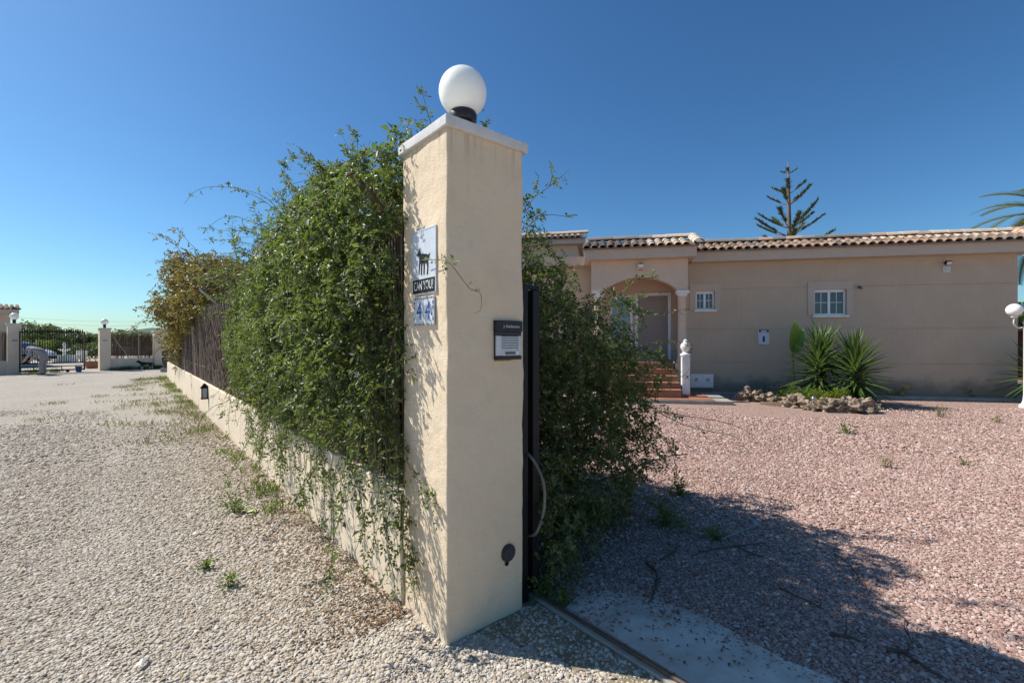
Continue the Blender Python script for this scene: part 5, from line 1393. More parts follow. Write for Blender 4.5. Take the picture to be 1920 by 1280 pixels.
for u, v, hgt, lab, sd, kd in WEEDS:
    p = gz(u, v); rgx = np.random.default_rng(100 + sd)
    T_ = thing('weed', lab, 'weed', p, 0, 'weeds in the gravel')
    st = MB(); ss = []
    tips = []
    for k in range(7):
        pts = strand((p.x, p.y, 0), (rgx.normal(0, .55), rgx.normal(0, .4), 1), hgt * rgx.uniform(.6, 1.1), 5, 0.3, 0.15, rgx)
        st.tube(pts, 0.0025, 4, 0.001); tips.append(pts[-1])
        s_ = leaves_along(pts, (10 if kd == 'dry' else 30) * 0.3 / max(hgt, .1) + 8, 0.02 + 0.06 * hgt, rgx, 3)
        if s_: ss.append(s_)
    if ss: foliage(T_, join_sets(*ss), M['drygrass'] if kd == 'dry' else M['weed'])
    st.build('stem', M['stem'], T_, kind='stuff')
    if kd == 'yellow': flowers(T_, tips, [Vector((0.2, -0.7, 0.6))] * len(tips), 0.045, M['yellow'], 'flower', rgx)
# rough grass along the lane wall, dry leaves under the hedge
def blades(name, P, h0, mat, seed, **kw):
    rgx = np.random.default_rng(seed); n = len(P)
    d = unit(np.column_stack([rgx.normal(0, .5, n), rgx.normal(0, .5, n), np.ones(n)]))
    L = h0 * rgx.uniform(.4, 1.3, n)
    nrm = unit(np.cross(d, rgx.normal(size=(n, 3))))
    me = leaf_mesh(name, P, d, nrm, L, 0.008 + 0.03 * L, rgx.random(n), mat)
    return add_mesh(me, name, **kw)
rgx = np.random.default_rng(8)
P = []
for k in range(95):
    t = rgx.uniform(6.5, 22); w = -abs(rgx.normal(0, 1.0)) * np.interp(t, [6.5, 11, 16, 22], [0.5, 1.0, 1.0, 0.7]) - 0.05
    if rgx.random() < 0.35: w = -rgx.uniform(0.03, 0.2)
    q = W(w, t); n_ = rgx.integers(20, 70)
    P.append(np.column_stack([rgx.normal(q.x, .16, n_), rgx.normal(q.y, .16, n_), np.full(n_, -0.005)]))
P = np.concatenate(P); w, t = wall_wt(P[:, :2]); P = P[w < -0.03]
blades('grass', P, 0.09, M['drygrass'], 5, kind='stuff', label='sparse dry grass growing along the lane beside low wall')
P = []
for k in range(36):
    t = rgx.uniform(2.5, 22); q = W(-rgx.uniform(0.05, 0.3), t); n_ = 26
    P.append(np.column_stack([rgx.normal(q.x, .07, n_), rgx.normal(q.y, .07, n_), np.full(n_, -0.005)]))
P = np.concatenate(P); w, t = wall_wt(P[:, :2]); P = P[w < -0.03]
blades('grass_tufts', P, 0.12, M['weed'], 6, kind='stuff', label='short green grass tufts at the foot of low wall')
n_ = 5200
t = 12 * rgx.random(n_) ** 1.4 + 0.35; w = -0.03 - np.abs(rgx.normal(0, .28, n_))
Q = np.column_stack([P0.x + w * math.cos(R(40)) - t * math.sin(R(40)), P0.y + w * math.sin(R(40)) + t * math.cos(R(40)), rgx.uniform(0.006, 0.016, n_)])
n2 = 900
t2 = rgx.uniform(-1.0, 2.5, n2); w2 = 0.72 + np.abs(rgx.normal(0, .7, n2))
Q2 = np.column_stack([P0.x + w2 * math.cos(R(40)) - t2 * math.sin(R(40)), P0.y + w2 * math.sin(R(40)) + t2 * math.cos(R(40)), rgx.uniform(0.010, 0.02, n2)])
Q = np.concatenate([Q, Q2]); nq = len(Q)
me = leaf_mesh('fallen_leaves', Q, np.column_stack([rgx.normal(size=nq), rgx.normal(size=nq), rgx.normal(0, .15, nq)]), unit(np.column_stack([rgx.normal(0, .3, nq), rgx.normal(0, .3, nq), np.ones(nq)])), rgx.uniform(.015, .035, nq), rgx.uniform(.006, .016, nq), rgx.random(nq), M['litter'])
add_mesh(me, 'fallen_leaves', kind='stuff')
# sticks and twigs lying in the yard
TW = [([(1352, 1014), (1380, 1003), (1408, 991)], 0.007, 'greywood', 'straight pale grey stick lying on shaded gravel'),
      ([(1212, 1058), (1230, 1078), (1228, 1110), (1215, 1135)], 0.008, 'wood', 'curved dark twig on gravel before the concrete apron'),
      ([(1238, 1052), (1258, 1042), (1275, 1024)], 0.007, 'wood', 'short dark twig pointing to jasmine bush'),
      ([(1310, 1038), (1350, 1032), (1390, 1025), (1438, 1022)], 0.005, 'wood', 'long thin dark twig below the grey stick'),
      ([(1375, 1025), (1410, 1042), (1440, 1050)], 0.005, 'wood', 'thin dark twig crossing the long twig'),
      ([(1555, 1192), (1580, 1198), (1612, 1206)], 0.008, 'wood', 'stubby dark stick in near shaded gravel'),
      ([(1660, 1222), (1695, 1228), (1712, 1240), (1765, 1275)], 0.01, 'wood', 'thick crooked dark branch at bottom corner of yard'),
      ([(1460, 1105), (1500, 1125), (1545, 1145)], 0.005, 'wood', 'straight thin twig in middle of hedge shadow'),
      ([(1640, 1132), (1690, 1160), (1700, 1190), (1722, 1220)], 0.004, 'wood', 'thin bent twig in patchy hedge shadow'),
      ([(1565, 1042), (1595, 1065), (1612, 1095)], 0.004, 'wood', 'slim twig near edge of hedge shadow'),
      ([(505, 1002), (520, 985), (535, 975)], 0.005, 'greywood', 'short pale stick beside lane wall'),
      ([(475, 922), (500, 925), (520, 928)], 0.005, 'greywood', 'thin pale stick against foot of lane wall')]
for pts, r_, mt_, lab in TW:
    sp_ = spline([gz(u, v) + Vector((0, 0, 0.014 + 0.006 * (i % 2))) for i, (u, v) in enumerate(pts)], 5)
    sp_ = [q + Vector((rgx.normal(0, .003), rgx.normal(0, .003), 0)) for q in sp_]
    m = MB(); m.tube(sp_, r_, 6, r_ * 0.6)
    if r_ > 0.0075:
        q = sp_[len(sp_) // 2]; m.tube([q, q + Vector((0.04, 0.03, 0.015)), q + Vector((0.06, 0.07, 0.01))], r_ * 0.6, 5, r_ * 0.3)
    m.build('twig', M[mt_], smooth=True, loc=sp_[0], label=lab, cat='twig', group='twigs on the ground')
p = gz(468, 960)
m = MB(); vs, fs = [], []
for i in range(5):
    for j in range(4):
        vs.append((p.x - 0.07 + 0.035 * i, p.y - 0.03 + 0.022 * j, 0.014 + 0.018 * noise.noise(Vector((i * .7, j * .9, 3))) + 0.008 * (i % 2)))
for i in range(4):
    for j in range(3): a = i * 4 + j; fs.append((a, a + 4, a + 5, a + 1))
m.add(vs, fs); m.build('wrapper', M['mossy'], loc=p, label='crumpled pale yellow wrapper lying by lane wall', cat='litter')
for k, (u, v, lab) in enumerate(((268, 1245, 'white scrap of paper in near lane gravel'), (368, 1002, 'small white scrap in the lane gravel farther off'))):
    p = gz(u, v); m = MB(); m.add([(p.x - .012, p.y - .03, .016), (p.x + .012, p.y - .028, .02), (p.x + .014, p.y + .03, .024), (p.x - .010, p.y + .028, .018), (p.x, p.y, .03)], [(0, 1, 4), (1, 2, 4), (2, 3, 4), (3, 0, 4)])
    m.build('paper_scrap', M['white'], loc=p, label=lab, cat='litter', group='paper scraps')

# ------------------------------------------------------------------ Norfolk pine behind the villa
tp = at(1481, 640, 22.0); tp.z = 0
NP = thing('norfolk_pine', 'tiered Norfolk pine with upswept branches rising behind villa roof', 'tree', tp, 0)
zt = at(1481, 305, 22).z
m = MB(); m.tube([(tp.x, tp.y, 0), (tp.x, tp.y, zt * 0.5), (tp.x - 0.05, tp.y, zt * 0.8), (tp.x - 0.08, tp.y, zt)], 0.17, 8, 0.03); m.build('trunk', M['bark'], NP, smooth=True)
rgx = np.random.default_rng(31)
px = 22.0 / F_PX
for v, Lp, n_, rise in ((325, 13, 3, 0.45), (363, 29, 4, 0.55), (384, 36, 4, 0.62), (428, 53, 5, 0.6), (443, 60, 5, 0.55), (475, 70, 6, 0.4), (505, 76, 6, 0.35)):
    z0 = at(0, v, 22).z; off = rgx.uniform(0, 1)
    for k in range(n_):
        az = (k + off) * 2 * math.pi / n_ + rgx.normal(0, .15); L = Lp * px * rgx.uniform(.85, 1.12)
        e = Vector((math.cos(az), math.sin(az), 0))
        pts = [Vector((tp.x - 0.05, tp.y, z0)) + e * (L * f) + Vector((0, 0, L * rise * (0.55 * f + 0.45 * f * f))) for f in np.linspace(0, 1, 9)]
        m = MB(); m.tube(pts, 0.03, 5, 0.008); br = m.build('branch', M['bark'], NP)
        B, D = [], []
        for j in range(int(240 * L / 1.6)):
            f = rgx.uniform(0.36, 1.0); i = min(7, int(f * 8)); q = pts[i].lerp(pts[i + 1], f * 8 - i)
            side = e.cross(Vector((0, 0, 1))) * rgx.normal(0, .55)
            B.append(q); D.append(e * 0.45 + Vector((0, 0, 0.95)) * rgx.uniform(.3, 1.1) + side)
        B, D = np.array(B), np.array(D); nn_ = len(B)
        LL = rgx.uniform(.10, .27, nn_) * min(1.0, 0.5 + L / 2)
        foliage(br, (B, D, unit(rgx.normal(size=(nn_, 3))), LL, np.full(nn_, .035), rgx.random(nn_)), M['pine'])

# ------------------------------------------------------------------ palm at the right, lamp post, edge plants
pp = at(1990, 640, 17.0); pp.z = 0
PM = thing('palm_tree', 'date palm with arching fronds standing past villa corner', 'palm', pp, 0)
zc = at(0, 408, 17).z
m = MB(); m.tube([(pp.x, pp.y, 0), (pp.x, pp.y, zc - 0.2)], 0.24, 12, 0.2); m.build('trunk', M['bark'], PM)
for k in range(52):
    az = k * 2.39996; el = R(66 - 140 * (k / 52)); L = rgx.uniform(2.5, 3.1)
    e = Vector((math.cos(az), math.sin(az), 0)); pts = []; q = Vector((pp.x, pp.y, zc)); a = el
    for i in range(11):
        pts.append(q.copy()); q = q + (e * math.cos(a) + Vector((0, 0, math.sin(a)))) * (L / 10); a -= R(7.5)
    m = MB(); m.tube(pts, 0.022, 5, 0.006)
    s_ = e.cross(Vector((0, 0, 1)))
    for i in range(1, 70):
        f = i / 70 * 10; j = min(9, int(f)); c_ = pts[j].lerp(pts[j + 1], f - j); dd = (pts[j + 1] - pts[j]).normalized()
        ll = 0.62 * math.sin(math.pi * (0.12 + 0.8 * i / 70))
        for sg in (-1, 1):
            tip = c_ + s_ * (sg * ll * 0.72) + dd * ll * 0.6 + Vector((0, 0, -0.12 * ll + 0.15 * ll))
            m.add([c_ - dd * 0.022, c_ + dd * 0.022, tip], [(0, 1, 2)])
    m.build('frond', M['palm'], PM)
lp = at(1923, 640, 10.3); lp.z = 0
LPs = thing('lamp_post', 'white garden lamp post carrying two globes at villa corner', 'lamp post', lp, 0)
m = MB(); m.lathe([(0.11, 0), (0.11, 0.06), (0.07, 0.1), (0.05, 0.16), (0.04, 0.3), (0.038, 1.9), (0.05, 1.93), (0.03, 1.98)], (lp.x, lp.y, 0), 16); m.build('post', M['white'], LPs, smooth='auto')
for sg in (-1, 1):
    m = MB(); m.tube(spline([(lp.x, lp.y, 1.85), (lp.x + sg * 0.16, lp.y, 1.8), (lp.x + sg * 0.27, lp.y, 1.9), (lp.x + sg * 0.26, lp.y, 2.03)], 5), 0.013, 6); am = m.build('arm', M['white'], LPs, smooth=True)
    m = MB(); m.lathe([(0.03, 2.02), (0.06, 2.05), (0.06, 2.08)], (lp.x + sg * 0.26, lp.y, 0), 16); m.build('holder', M['white'], am)
    MB().sphere((lp.x + sg * 0.26, lp.y, 2.21), 0.142, 32, 20).build('globe', M['globe'], LPs, smooth=True)
ye_ = at(1942, 640, 10.9); ye_.z = 0
YE = thing('yucca', 'spiky yucca poking in behind lamp post at frame edge', 'yucca', ye_, 0, 'yuccas by the lamp post')
m = MB(); m.tube([(ye_.x, ye_.y, 0), (ye_.x, ye_.y, 0.75)], 0.06, 8, 0.05); m.build('trunk', M['bark'], YE)
rosette(YE, ye_, 70, rv, 0.5, 0.85, R(-40), R(80), 1.0)
def crown(name, lab, cat, p, blobs_, n, leaf, mat, trunk, group=None, seed=1, aspect=0.6):
    rgy = np.random.default_rng(seed); p = Vector((p[0], p[1], 0))
    T_ = thing(name, lab, cat, p, 0, group)
    P, N = blob_points([(p.x + b[0], p.y + b[1], b[2]) + tuple(b[3:]) for b in blobs_], n, 0.7, 1.12, rng=rgy, deep=0.2)
    nr = unit(N * .6 + np.array([0, 0, .6]) + rgy.normal(0, .5, P.shape)); dr = unit(np.cross(nr, rgy.normal(size=P.shape)))
    o = foliage(T_, sprigs(P, dr, nr, leaf * rgy.uniform(1, 2, len(P)), 4, leaf, aspect, rgy), mat, 'crown')
    m = MB(); h_ = blobs_[0][2]
    m.tube([(p.x, p.y, 0), (p.x + 0.02 * h_, p.y, h_ * 0.5), (p.x, p.y, h_)], trunk, 7, trunk * 0.4)
    for b in blobs_[1:5]: m.tube([(p.x, p.y, h_ * 0.45), (p.x + b[0] * 0.5, p.y + b[1] * 0.5, (h_ * 0.5 + b[2]) / 2), (p.x + b[0], p.y + b[1], b[2])], trunk * 0.5, 5, trunk * 0.15)
    m.build('trunk', M['bark'], T_, smooth=True); return T_
def rblobs(k, rx, z0, z1, r0, r1, seed):
    rgy = np.random.default_rng(seed); return [(rgy.normal(0, rx * .45), rgy.normal(0, rx * .45), rgy.uniform(z0, z1), rgy.uniform(r0, r1)) for _ in range(k)]
crown('garden_tree', 'leafy green tree behind villa corner below palm fronds', 'tree', (22.3, 19.5), rblobs(12, 2.0, 0.8, 2.8, .6, 1.0, 3), 2600, 0.12, M['tree'], 0.1, None, 3)
SH = thing('garden_shed', 'dark red brown wooden shed end behind villa corner', 'shed', (20.4, 17.6, 0), R(-11))
m = MB(Matrix.Translation((20.8, 17.8, 0)) @ Matrix.Rotation(R(-11), 4, 'Z'))
m.box(-0.9, 0.9, 0, 1.5, 0, 1.9); m.build('shed_wall', plain("red_brown_boards", (0.05, 0.018, 0.013), (0.07, 0.026, 0.018), 5, 0.8), SH)
m = MB(Matrix.Translation((20.8, 17.8, 0)) @ Matrix.Rotation(R(-11), 4, 'Z')); m.prism([(-1.05, 1.9), (1.05, 1.9), (1.05, 1.96), (-1.05, 2.08)], 'y', -0.15, 1.65); m.build('shed_roof', M['brownsteel'], SH)
# ------------------------------------------------------------------ far end of the lane: neighbour's gateway
A_ = at(27, 640, 21.2); A_.z = 0
C_ = at(297, 640, 25.4); C_.z = 0
GD = (C_ - A_).normalized(); GA = math.atan2(GD.y, GD.x)
GF = Matrix.Translation(A_) @ Matrix.Rotation(GA, 4, 'Z')         # x along the far frontage, -y towards the lane
LB = ((GF.inverted() @ (at(197, 640, 23.6))).x)
LC = (C_ - A_).length
def gb(x0, x1, y0, y1, z0, z1): m = MB(GF); m.box(x0, x1, y0, y1, z0, z1); return m
def far_pillar(x, hgt, lab, lamp_lab=None, marks=True):
    T_ = thing('gate_pillar', lab, 'pillar', GF @ Vector((x, 0, 0)), GA, 'far gateway pillars')
    gb(x - 0.22, x + 0.22, -0.22, 0.22, -0.05, hgt).build('shaft', M['lowwall'], T_, bevel=0.01)
    gb(x - 0.26, x + 0.26, -0.26, 0.26, hgt + 0.001, hgt + 0.06).build('cap', M['cap'], T_, bevel=0.006)
    if marks:
        gb(x - 0.09, x + 0.09, -0.232, -0.221, 1.5, 1.6).build('number_plate', M['inkgrey'], T_)
    if lamp_lab:
        q = GF @ Vector((x, 0, hgt + 0.062))
        L_ = thing('globe_lamp', lamp_lab, 'lamp', q, 0, 'white globe lamps')
        m = MB(); m.lathe([(0.06, q.z), (0.06, q.z + 0.15), (0.08, q.z + 0.17), (0.08, q.z + 0.2)], (q.x, q.y, 0), 14); m.build('collar', M['darkplastic'], L_)
        MB().sphere((q.x, q.y, q.z + 0.32), 0.16, 24, 14).build('globe', M['globe'], L_, smooth=True)
far_pillar(0.0, 2.28, 'cream pillar with globe lamp at the hinge side of far gate', 'small globe lamp on far pillar beside neighbouring house')
far_pillar(LB, 2.14, 'cream pillar with globe lamp between far gateway and reed panel', 'small globe lamp on middle far pillar against sky')
far_pillar(LC, 2.02, 'cream pillar without lamp by dark blue barrel', None, False)
def panel(x0, x1, lab, seed, post=None):
    W_ = thing('low_wall', lab + ' low wall', 'wall', GF @ Vector(((x0 + x1) / 2, 0, 0)), GA, 'far frontage walls')
    gb(x0, x1, -0.1, 0.1, -0.05, 0.60).build('wall_body', M['lowwall'], W_, bevel=0.008)
    F_ = thing('reed_fence', lab + ' reed panel', 'fence', GF @ Vector(((x0 + x1) / 2, 0, 0.6)), GA, 'far frontage reed panels')
    fr = GF @ Matrix.Rotation(R(-90), 4, 'Z')
    me = reeds(x0, x1, 0.03, 1.9, 110, seed, frame=fr, zbot=0.6, lean=0.006, inv=root_mat(F_).inverted(), mat=M['reed_far'])
    add_mesh(me, 'reed_screen', F_, kind='stuff')
    me = reeds(x0, x1, -0.02, 1.9, 110, seed + 1, frame=fr, zbot=0.6, lean=0.006, inv=root_mat(F_).inverted(), mat=M['reed_far'])
    add_mesh(me, 'reed_screen', F_, kind='stuff')
    for xp in post or []:
        m = MB(GF); m.tube([(xp, -0.08, 0.6), (xp, -0.08, 1.98), (xp - 0.1, -0.1, 2.12), (xp - 0.2, -0.12, 2.24)], 0.025, 7); m.build('post', M['steel'], F_)
    m = MB(GF); m.tube([(x0 + 0.1, -0.08, 1.75), (x0 + 0.75, -0.08, 0.62)], 0.02, 6); m.build('brace', M['steel'], F_)
s = NT("far_reed_cane"); a = s.n("ShaderNodeAttribute", attribute_name="rnd").outputs['Fac']
M['reed_far'] = s.fin(s.ramp(a, [(0, (0.07, 0.045, 0.032)), (0.5, (0.16, 0.105, 0.075)), (1, (0.26, 0.18, 0.13))]), 0.85, 0.15)
panel(LB + 0.23, LC - 0.23, 'far frontage between middle and lampless pillars:', 61, [(LB + LC) / 2 + 0.25])
panel(-3.6, -0.23, 'far frontage beside neighbouring house at frame edge:', 63, [-0.45])
# reeds() works along its frame's y axis, so the frame above is turned a quarter
# black barred gate standing open in front of the gateway
g0 = at(36, 640, 20.9); g1 = at(160, 640, 22.6)
gd = Vector((g1.x - g0.x, g1.y - g0.y, 0)); GLn = gd.length; gang = math.atan2(gd.y, gd.x)
QF = Matrix.Translation((g0.x, g0.y, 0)) @ Matrix.Rotation(gang, 4, 'Z')
FG = thing('barred_gate', 'black barred steel gate with spear tips across far lane end', 'gate', (g0.x, g0.y, 0), gang)
def qb(x0, x1, y0, y1, z0, z1): m = MB(QF); m.box(x0, x1, y0, y1, z0, z1); return m
for z0, z1 in ((0.10, 0.16), (0.30, 0.34), (0.44, 0.49), (1.92, 1.98)): qb(0, GLn, -0.025, 0.025, z0, z1).build('rail', M['black'], FG)
qb(GLn - 0.06, GLn, -0.03, 0.03, 0.161, 1.919).build('end_upright', M['brownsteel'], FG)
qb(0, 0.05, -0.03, 0.03, 0.161, 1.919).build('end_upright', M['black'], FG)
nb = 26
bm_ = MB(); bm_.box(-0.013, 0.013, -0.013, 0.013, 0.491, 1.919); bmesh_bar = bm_.mesh('bar', M['black'])
tm_ = MB(); tm_.lathe([(0.022, 0), (0.026, 0.04), (0.001, 0.13)], (0, 0, 0), 6); tip_me = tm_.mesh('spear_tip', M['black'])
for k in range(nb):
    x = 0.10 + (GLn - 0.2) * k / (nb - 1)
    b = piece(bmesh_bar, 'bar', FG, QF @ Matrix.Translation((x, 0, 0)))
    piece(tip_me, 'spear_tip', FG, QF @ Matrix.Translation((x, 0, 1.981)))
for x in (GLn * 0.2, GLn * 0.62): qb(x, x + 0.03, -0.024, 0.024, 0.161, 0.299).build('strut', M['black'], FG)
m = MB(QF); m.prism([(GLn * .72 + .07 * math.cos(t), 0.07 + .07 * math.sin(t)) for t in np.linspace(0, 6.28, 15)[:-1]], 'y', -0.02, 0.02); m.build('wheel', M['rust'], FG)
# barbed wire above
BW = thing('overhead_wire', 'thin sagging wire strands strung between far gate pillars', 'wire', GF @ Vector((LB / 2, 0, 2.3)), GA)
for z, dz in ((2.62, 0.0), (2.45, 0.05)):
    m = MB(GF); m.tube([(LC * i / 24, 0, z - dz - 0.1 * math.sin(math.pi * i / 24) + 0.02 * i / 24) for i in range(25)], 0.004, 4); wv = m.build('strand', M['steel'], BW)
cb0 = at(255, 537, 16); cb1 = W(0.1, 14, 2.4)
# person bending by the gate
def skin_figure(name, joints, edges, root, parent, mats, pick, sub=2):
    me = bpy.data.meshes.new(name)
    keys = list(joints)
    me.from_pydata([joints[k][0] for k in keys], [(keys.index(a), keys.index(b)) for a, b in edges], [])
    o = bpy.data.objects.new(name + '_skeleton', me); COL.objects.link(o)
    o.modifiers.new('skin', 'SKIN'); sb = o.modifiers.new('sub', 'SUBSURF'); sb.levels = sub; sb.render_levels = sub
    if not me.skin_vertices:
        bm = bmesh.new(); bm.from_mesh(me); bm.verts.layers.skin.verify(); bm.to_mesh(me); bm.free()
    for i, k in enumerate(keys):
        r = joints[k][1]; sv = me.skin_vertices[0].data[i]; sv.radius = r if isinstance(r, tuple) else (r, r); sv.use_root = (k == root)
    dg = bpy.context.evaluated_depsgraph_get(); dg.update()
    out = bpy.data.meshes.new_from_object(o.evaluated_get(dg)); out.name = name
    bpy.data.objects.remove(o); bpy.data.meshes.remove(me)
    out.materials.clear()
    for m_ in mats: out.materials.append(m_)
    for p in out.polygons: p.material_index = pick(p.center); p.use_smooth = True
    ob = bpy.data.objects.new(name, out); COL.objects.link(ob); ob.parent = parent
    return ob
pm = gnd(78, 703)
PE = thing('person', 'person in grey work clothes bending over beside barred far gate', 'person', pm, R(12))
J = {'pel': ((.13, 0, .90), (.15, .17)), 'wst': ((.02, 0, 1.04), (.145, .165)), 'chs': ((-.16, 0, 1.16), (.14, .19)), 'nck': ((-.31, 0, 1.22), .065), 'hd0': ((-.37, 0, 1.22), .075), 'hd1': ((-.46, 0, 1.18), (.098, .085)), 'hd2': ((-.53, 0, 1.10), .06)}
E_ = [('pel', 'wst'), ('wst', 'chs'), ('chs', 'nck'), ('nck', 'hd0'), ('hd0', 'hd1'), ('hd1', 'hd2')]
for s_, y in (('l', .095), ('r', -.095)):
    J.update({'hip' + s_: ((.12, y, .82), .105), 'kne' + s_: ((.03, y * 1.1, .47), .078), 'ank' + s_: ((.06, y * 1.2, .09), .052), 'toe' + s_: ((-.11, y * 1.35, .045), .045),
              'sho' + s_: ((-.25, y * 2.0, 1.14), .075), 'elb' + s_: ((-.33, y * 2.3, .88), .055), 'wri' + s_: ((-.47, y * 1.9, .70), .038), 'plm' + s_: ((-.53, y * 1.8, .65), (.022, .04)),
              'thm' + s_: ((-.51, y * 1.8 - y * .45, .62), .012)})
    E_ += [('pel', 'hip' + s_), ('hip' + s_, 'kne' + s_), ('kne' + s_, 'ank' + s_), ('ank' + s_, 'toe' + s_), ('chs', 'sho' + s_), ('sho' + s_, 'elb' + s_), ('elb' + s_, 'wri' + s_), ('wri' + s_, 'plm' + s_), ('plm' + s_, 'thm' + s_)]
    for f in range(4):
        J['fg%d%s' % (f, s_)] = ((-.585 + .006 * abs(f - 1), y * 1.8 + (f - 1.5) * .022, .60), .0095); J['ft%d%s' % (f, s_)] = ((-.60 + .006 * abs(f - 1), y * 1.8 + (f - 1.5) * .023, .56), .008)
        E_ += [('plm' + s_, 'fg%d%s' % (f, s_)), ('fg%d%s' % (f, s_), 'ft%d%s' % (f, s_))]
def pick_person(c):
    if c.x < -.335 and c.z > 1.02 and abs(c.y) < .14: return 1
    if c.x < -.44 and c.z < .73: return 1
    if c.z < .085: return 2
    return 0
bd = skin_figure('body', J, E_, 'pel', PE, [M['grey_cloth'], M['skin'], M['shoe']], pick_person)
rt = root_mat(PE)
m = MB(rt); m.rock((-.445, 0, 1.205), .088, 3, 3, (1.15, .92, .85), .1, 2); m.build('hair', M['hair'], PE, smooth=True)
m = MB(rt); m.rock((-.555, 0, 1.12), .02, 3, 2, (1, .8, 1.2), .1, 2); m.build('nose', M['skin'], PE, smooth=True)
for y in (-.09, .09):
    m = MB(rt); m.rock((-.45, y, 1.15), .025, 3, 2, (1, .4, 1.3), .1, 2); m.build('ear', M['skin'], PE, smooth=True)
# dog
dp = gnd(273, 692.5)
DG = thing('dog', 'black dog with white legs walking along far frontage wall', 'dog', dp, R(20))
J = {'rmp': ((.30, 0, .42), (.10, .09)), 'loin': ((.12, 0, .42), (.085, .08)), 'bdy': ((-.04, 0, .40), (.105, .095)), 'chs': ((-.20, 0, .40), (.115, .09)), 'nk': ((-.33, 0, .50), .07), 'hd': ((-.40, 0, .58), .07), 'mz': ((-.49, 0, .55), .04), 'ns': ((-.55, 0, .54), .027),
     'tl0': ((.38, 0, .44), .035), 'tl1': ((.48, 0, .36), .032), 'tl2': ((.52, 0, .26), .02), 'el': ((-.385, .045, .66), .016), 'er': ((-.385, -.045, .66), .016)}
E_ = [('rmp', 'loin'), ('loin', 'bdy'), ('bdy', 'chs'), ('chs', 'nk'), ('nk', 'hd'), ('hd', 'mz'), ('mz', 'ns'), ('rmp', 'tl0'), ('tl0', 'tl1'), ('tl1', 'tl2'), ('hd', 'el'), ('hd', 'er')]
for s_, y, o1, o2 in (('l', .07, -.05, .05), ('r', -.07, .05, -.05)):
    J.update({'fs' + s_: ((-.19, y, .32), .05), 'fe' + s_: ((-.17 + o1 * .5, y, .24), .035), 'fw' + s_: ((-.19 + o1, y, .12), .024), 'fp' + s_: ((-.21 + o1, y, .025), .026),
              'hh' + s_: ((.29, y, .33), .065), 'hk' + s_: ((.22 + o2 * .5, y, .24), .042), 'hc' + s_: ((.34 + o2, y, .16), .024), 'hp' + s_: ((.31 + o2, y, .025), .026)})
    E_ += [('chs', 'fs' + s_), ('fs' + s_, 'fe' + s_), ('fe' + s_, 'fw' + s_), ('fw' + s_, 'fp' + s_), ('rmp', 'hh' + s_), ('hh' + s_, 'hk' + s_), ('hk' + s_, 'hc' + s_), ('hc' + s_, 'hp' + s_)]
J = {k_: (tuple(c * 0.78 for c in v_[0]), tuple(r * 0.78 for r in v_[1]) if isinstance(v_[1], tuple) else v_[1] * 0.78) for k_, v_ in J.items()}
skin_figure('body', J, E_, 'bdy', DG, [M['dogblack'], M['dogwhite']], lambda c: 1 if c.z < .155 and c.x < .33 else 0)
# bucket, barrel, planter
bk = gnd(148, 697)
BK = thing('bucket', 'blue plastic bucket on ground below end of far gate', 'bucket', bk, 0)
m = MB(); m.lathe([(.10, 0), (.135, .26), (.145, .265), (.145, .28), (.13, .28), (.125, .26), (.095, .02)], (bk.x, bk.y, 0), 18); m.build('pail', M['blue'], BK, smooth='auto')
m = MB(); m.tube([(bk.x + .138 * math.cos(t), bk.y - .02, .27 + .12 * math.sin(t)) for t in np.linspace(math.pi, 0, 10)], .005, 5); m.build('handle', M['steel'], BK)
br_ = at(321, 640, 22.6); br_.z = 0
BR = thing('barrel', 'dark blue round barrel at far end of lane wall', 'barrel', br_, 0)
m = MB(); m.lathe([(.30, .0), (.33, .06), (.36, .3), (.38, .5), (.36, .75), (.37, .78), (.37, .82), (.345, .85)], (br_.x, br_.y, 0.2), 24); m.build('drum', M['navy'], BR, smooth='auto')
m = MB(); m.lathe([(.35, 1.051), (.36, 1.07), (.3, 1.10), (.05, 1.12)], (br_.x, br_.y, 0), 24); m.build('lid', M['navy'], BR, smooth='auto')
m = MB(); m.box(br_.x - .3, br_.x + .3, br_.y - .3, br_.y + .3, 0, .199); m.build('stand', M['kerb'], BR)
pl = gnd(177, 690)
PL = thing('planter', 'terracotta trough planter with dry plant behind gateway', 'planter', pl, GA)
m = MB(Matrix.Translation(pl) @ Matrix.Rotation(GA, 4, 'Z')); m.prism([(-.32, 0), (.32, 0), (.42, .36), (.44, .36), (.44, .40), (-.44, .40), (-.44, .36), (-.42, .36)], 'y', -.2, .2); m.build('trough', M['terracotta'], PL)
ss, st = [], MB()
for k in range(10):
    pts = strand((pl.x + rgx.uniform(-.3, .1), pl.y, .38), (rgx.normal(-.2, .4), rgx.normal(0, .3), 1), rgx.uniform(.2, .45), 5, .2, .15, rgx); st.tube(pts, .006, 4, .003)
    s_ = leaves_along(pts, 25, .05, rgx, 3)
    if s_: ss.append(s_)
foliage(PL, join_sets(*ss), M['creeper']); st.build('stem', M['stem'], PL, kind='stuff')
P = []
for k in range(26):
    q = GF @ Vector((rgx.uniform(LB + .2, LC + .6), -0.32 + rgx.normal(0, .06), 0)); n_ = 40
    P.append(np.column_stack([rgx.normal(q.x, .12, n_), rgx.normal(q.y, .08, n_), np.full(n_, -.01)]))
for k in range(10):
    q = GF @ Vector((rgx.uniform(0.3, 1.4), -0.25 + rgx.normal(0, .06), 0)); n_ = 40
    P.append(np.column_stack([rgx.normal(q.x, .12, n_), rgx.normal(q.y, .08, n_), np.full(n_, -.01)]))
blades('frontage_grass', np.concatenate(P), .22, M['weed'], 12, kind='stuff', label='grass tufts along the foot of far frontage')
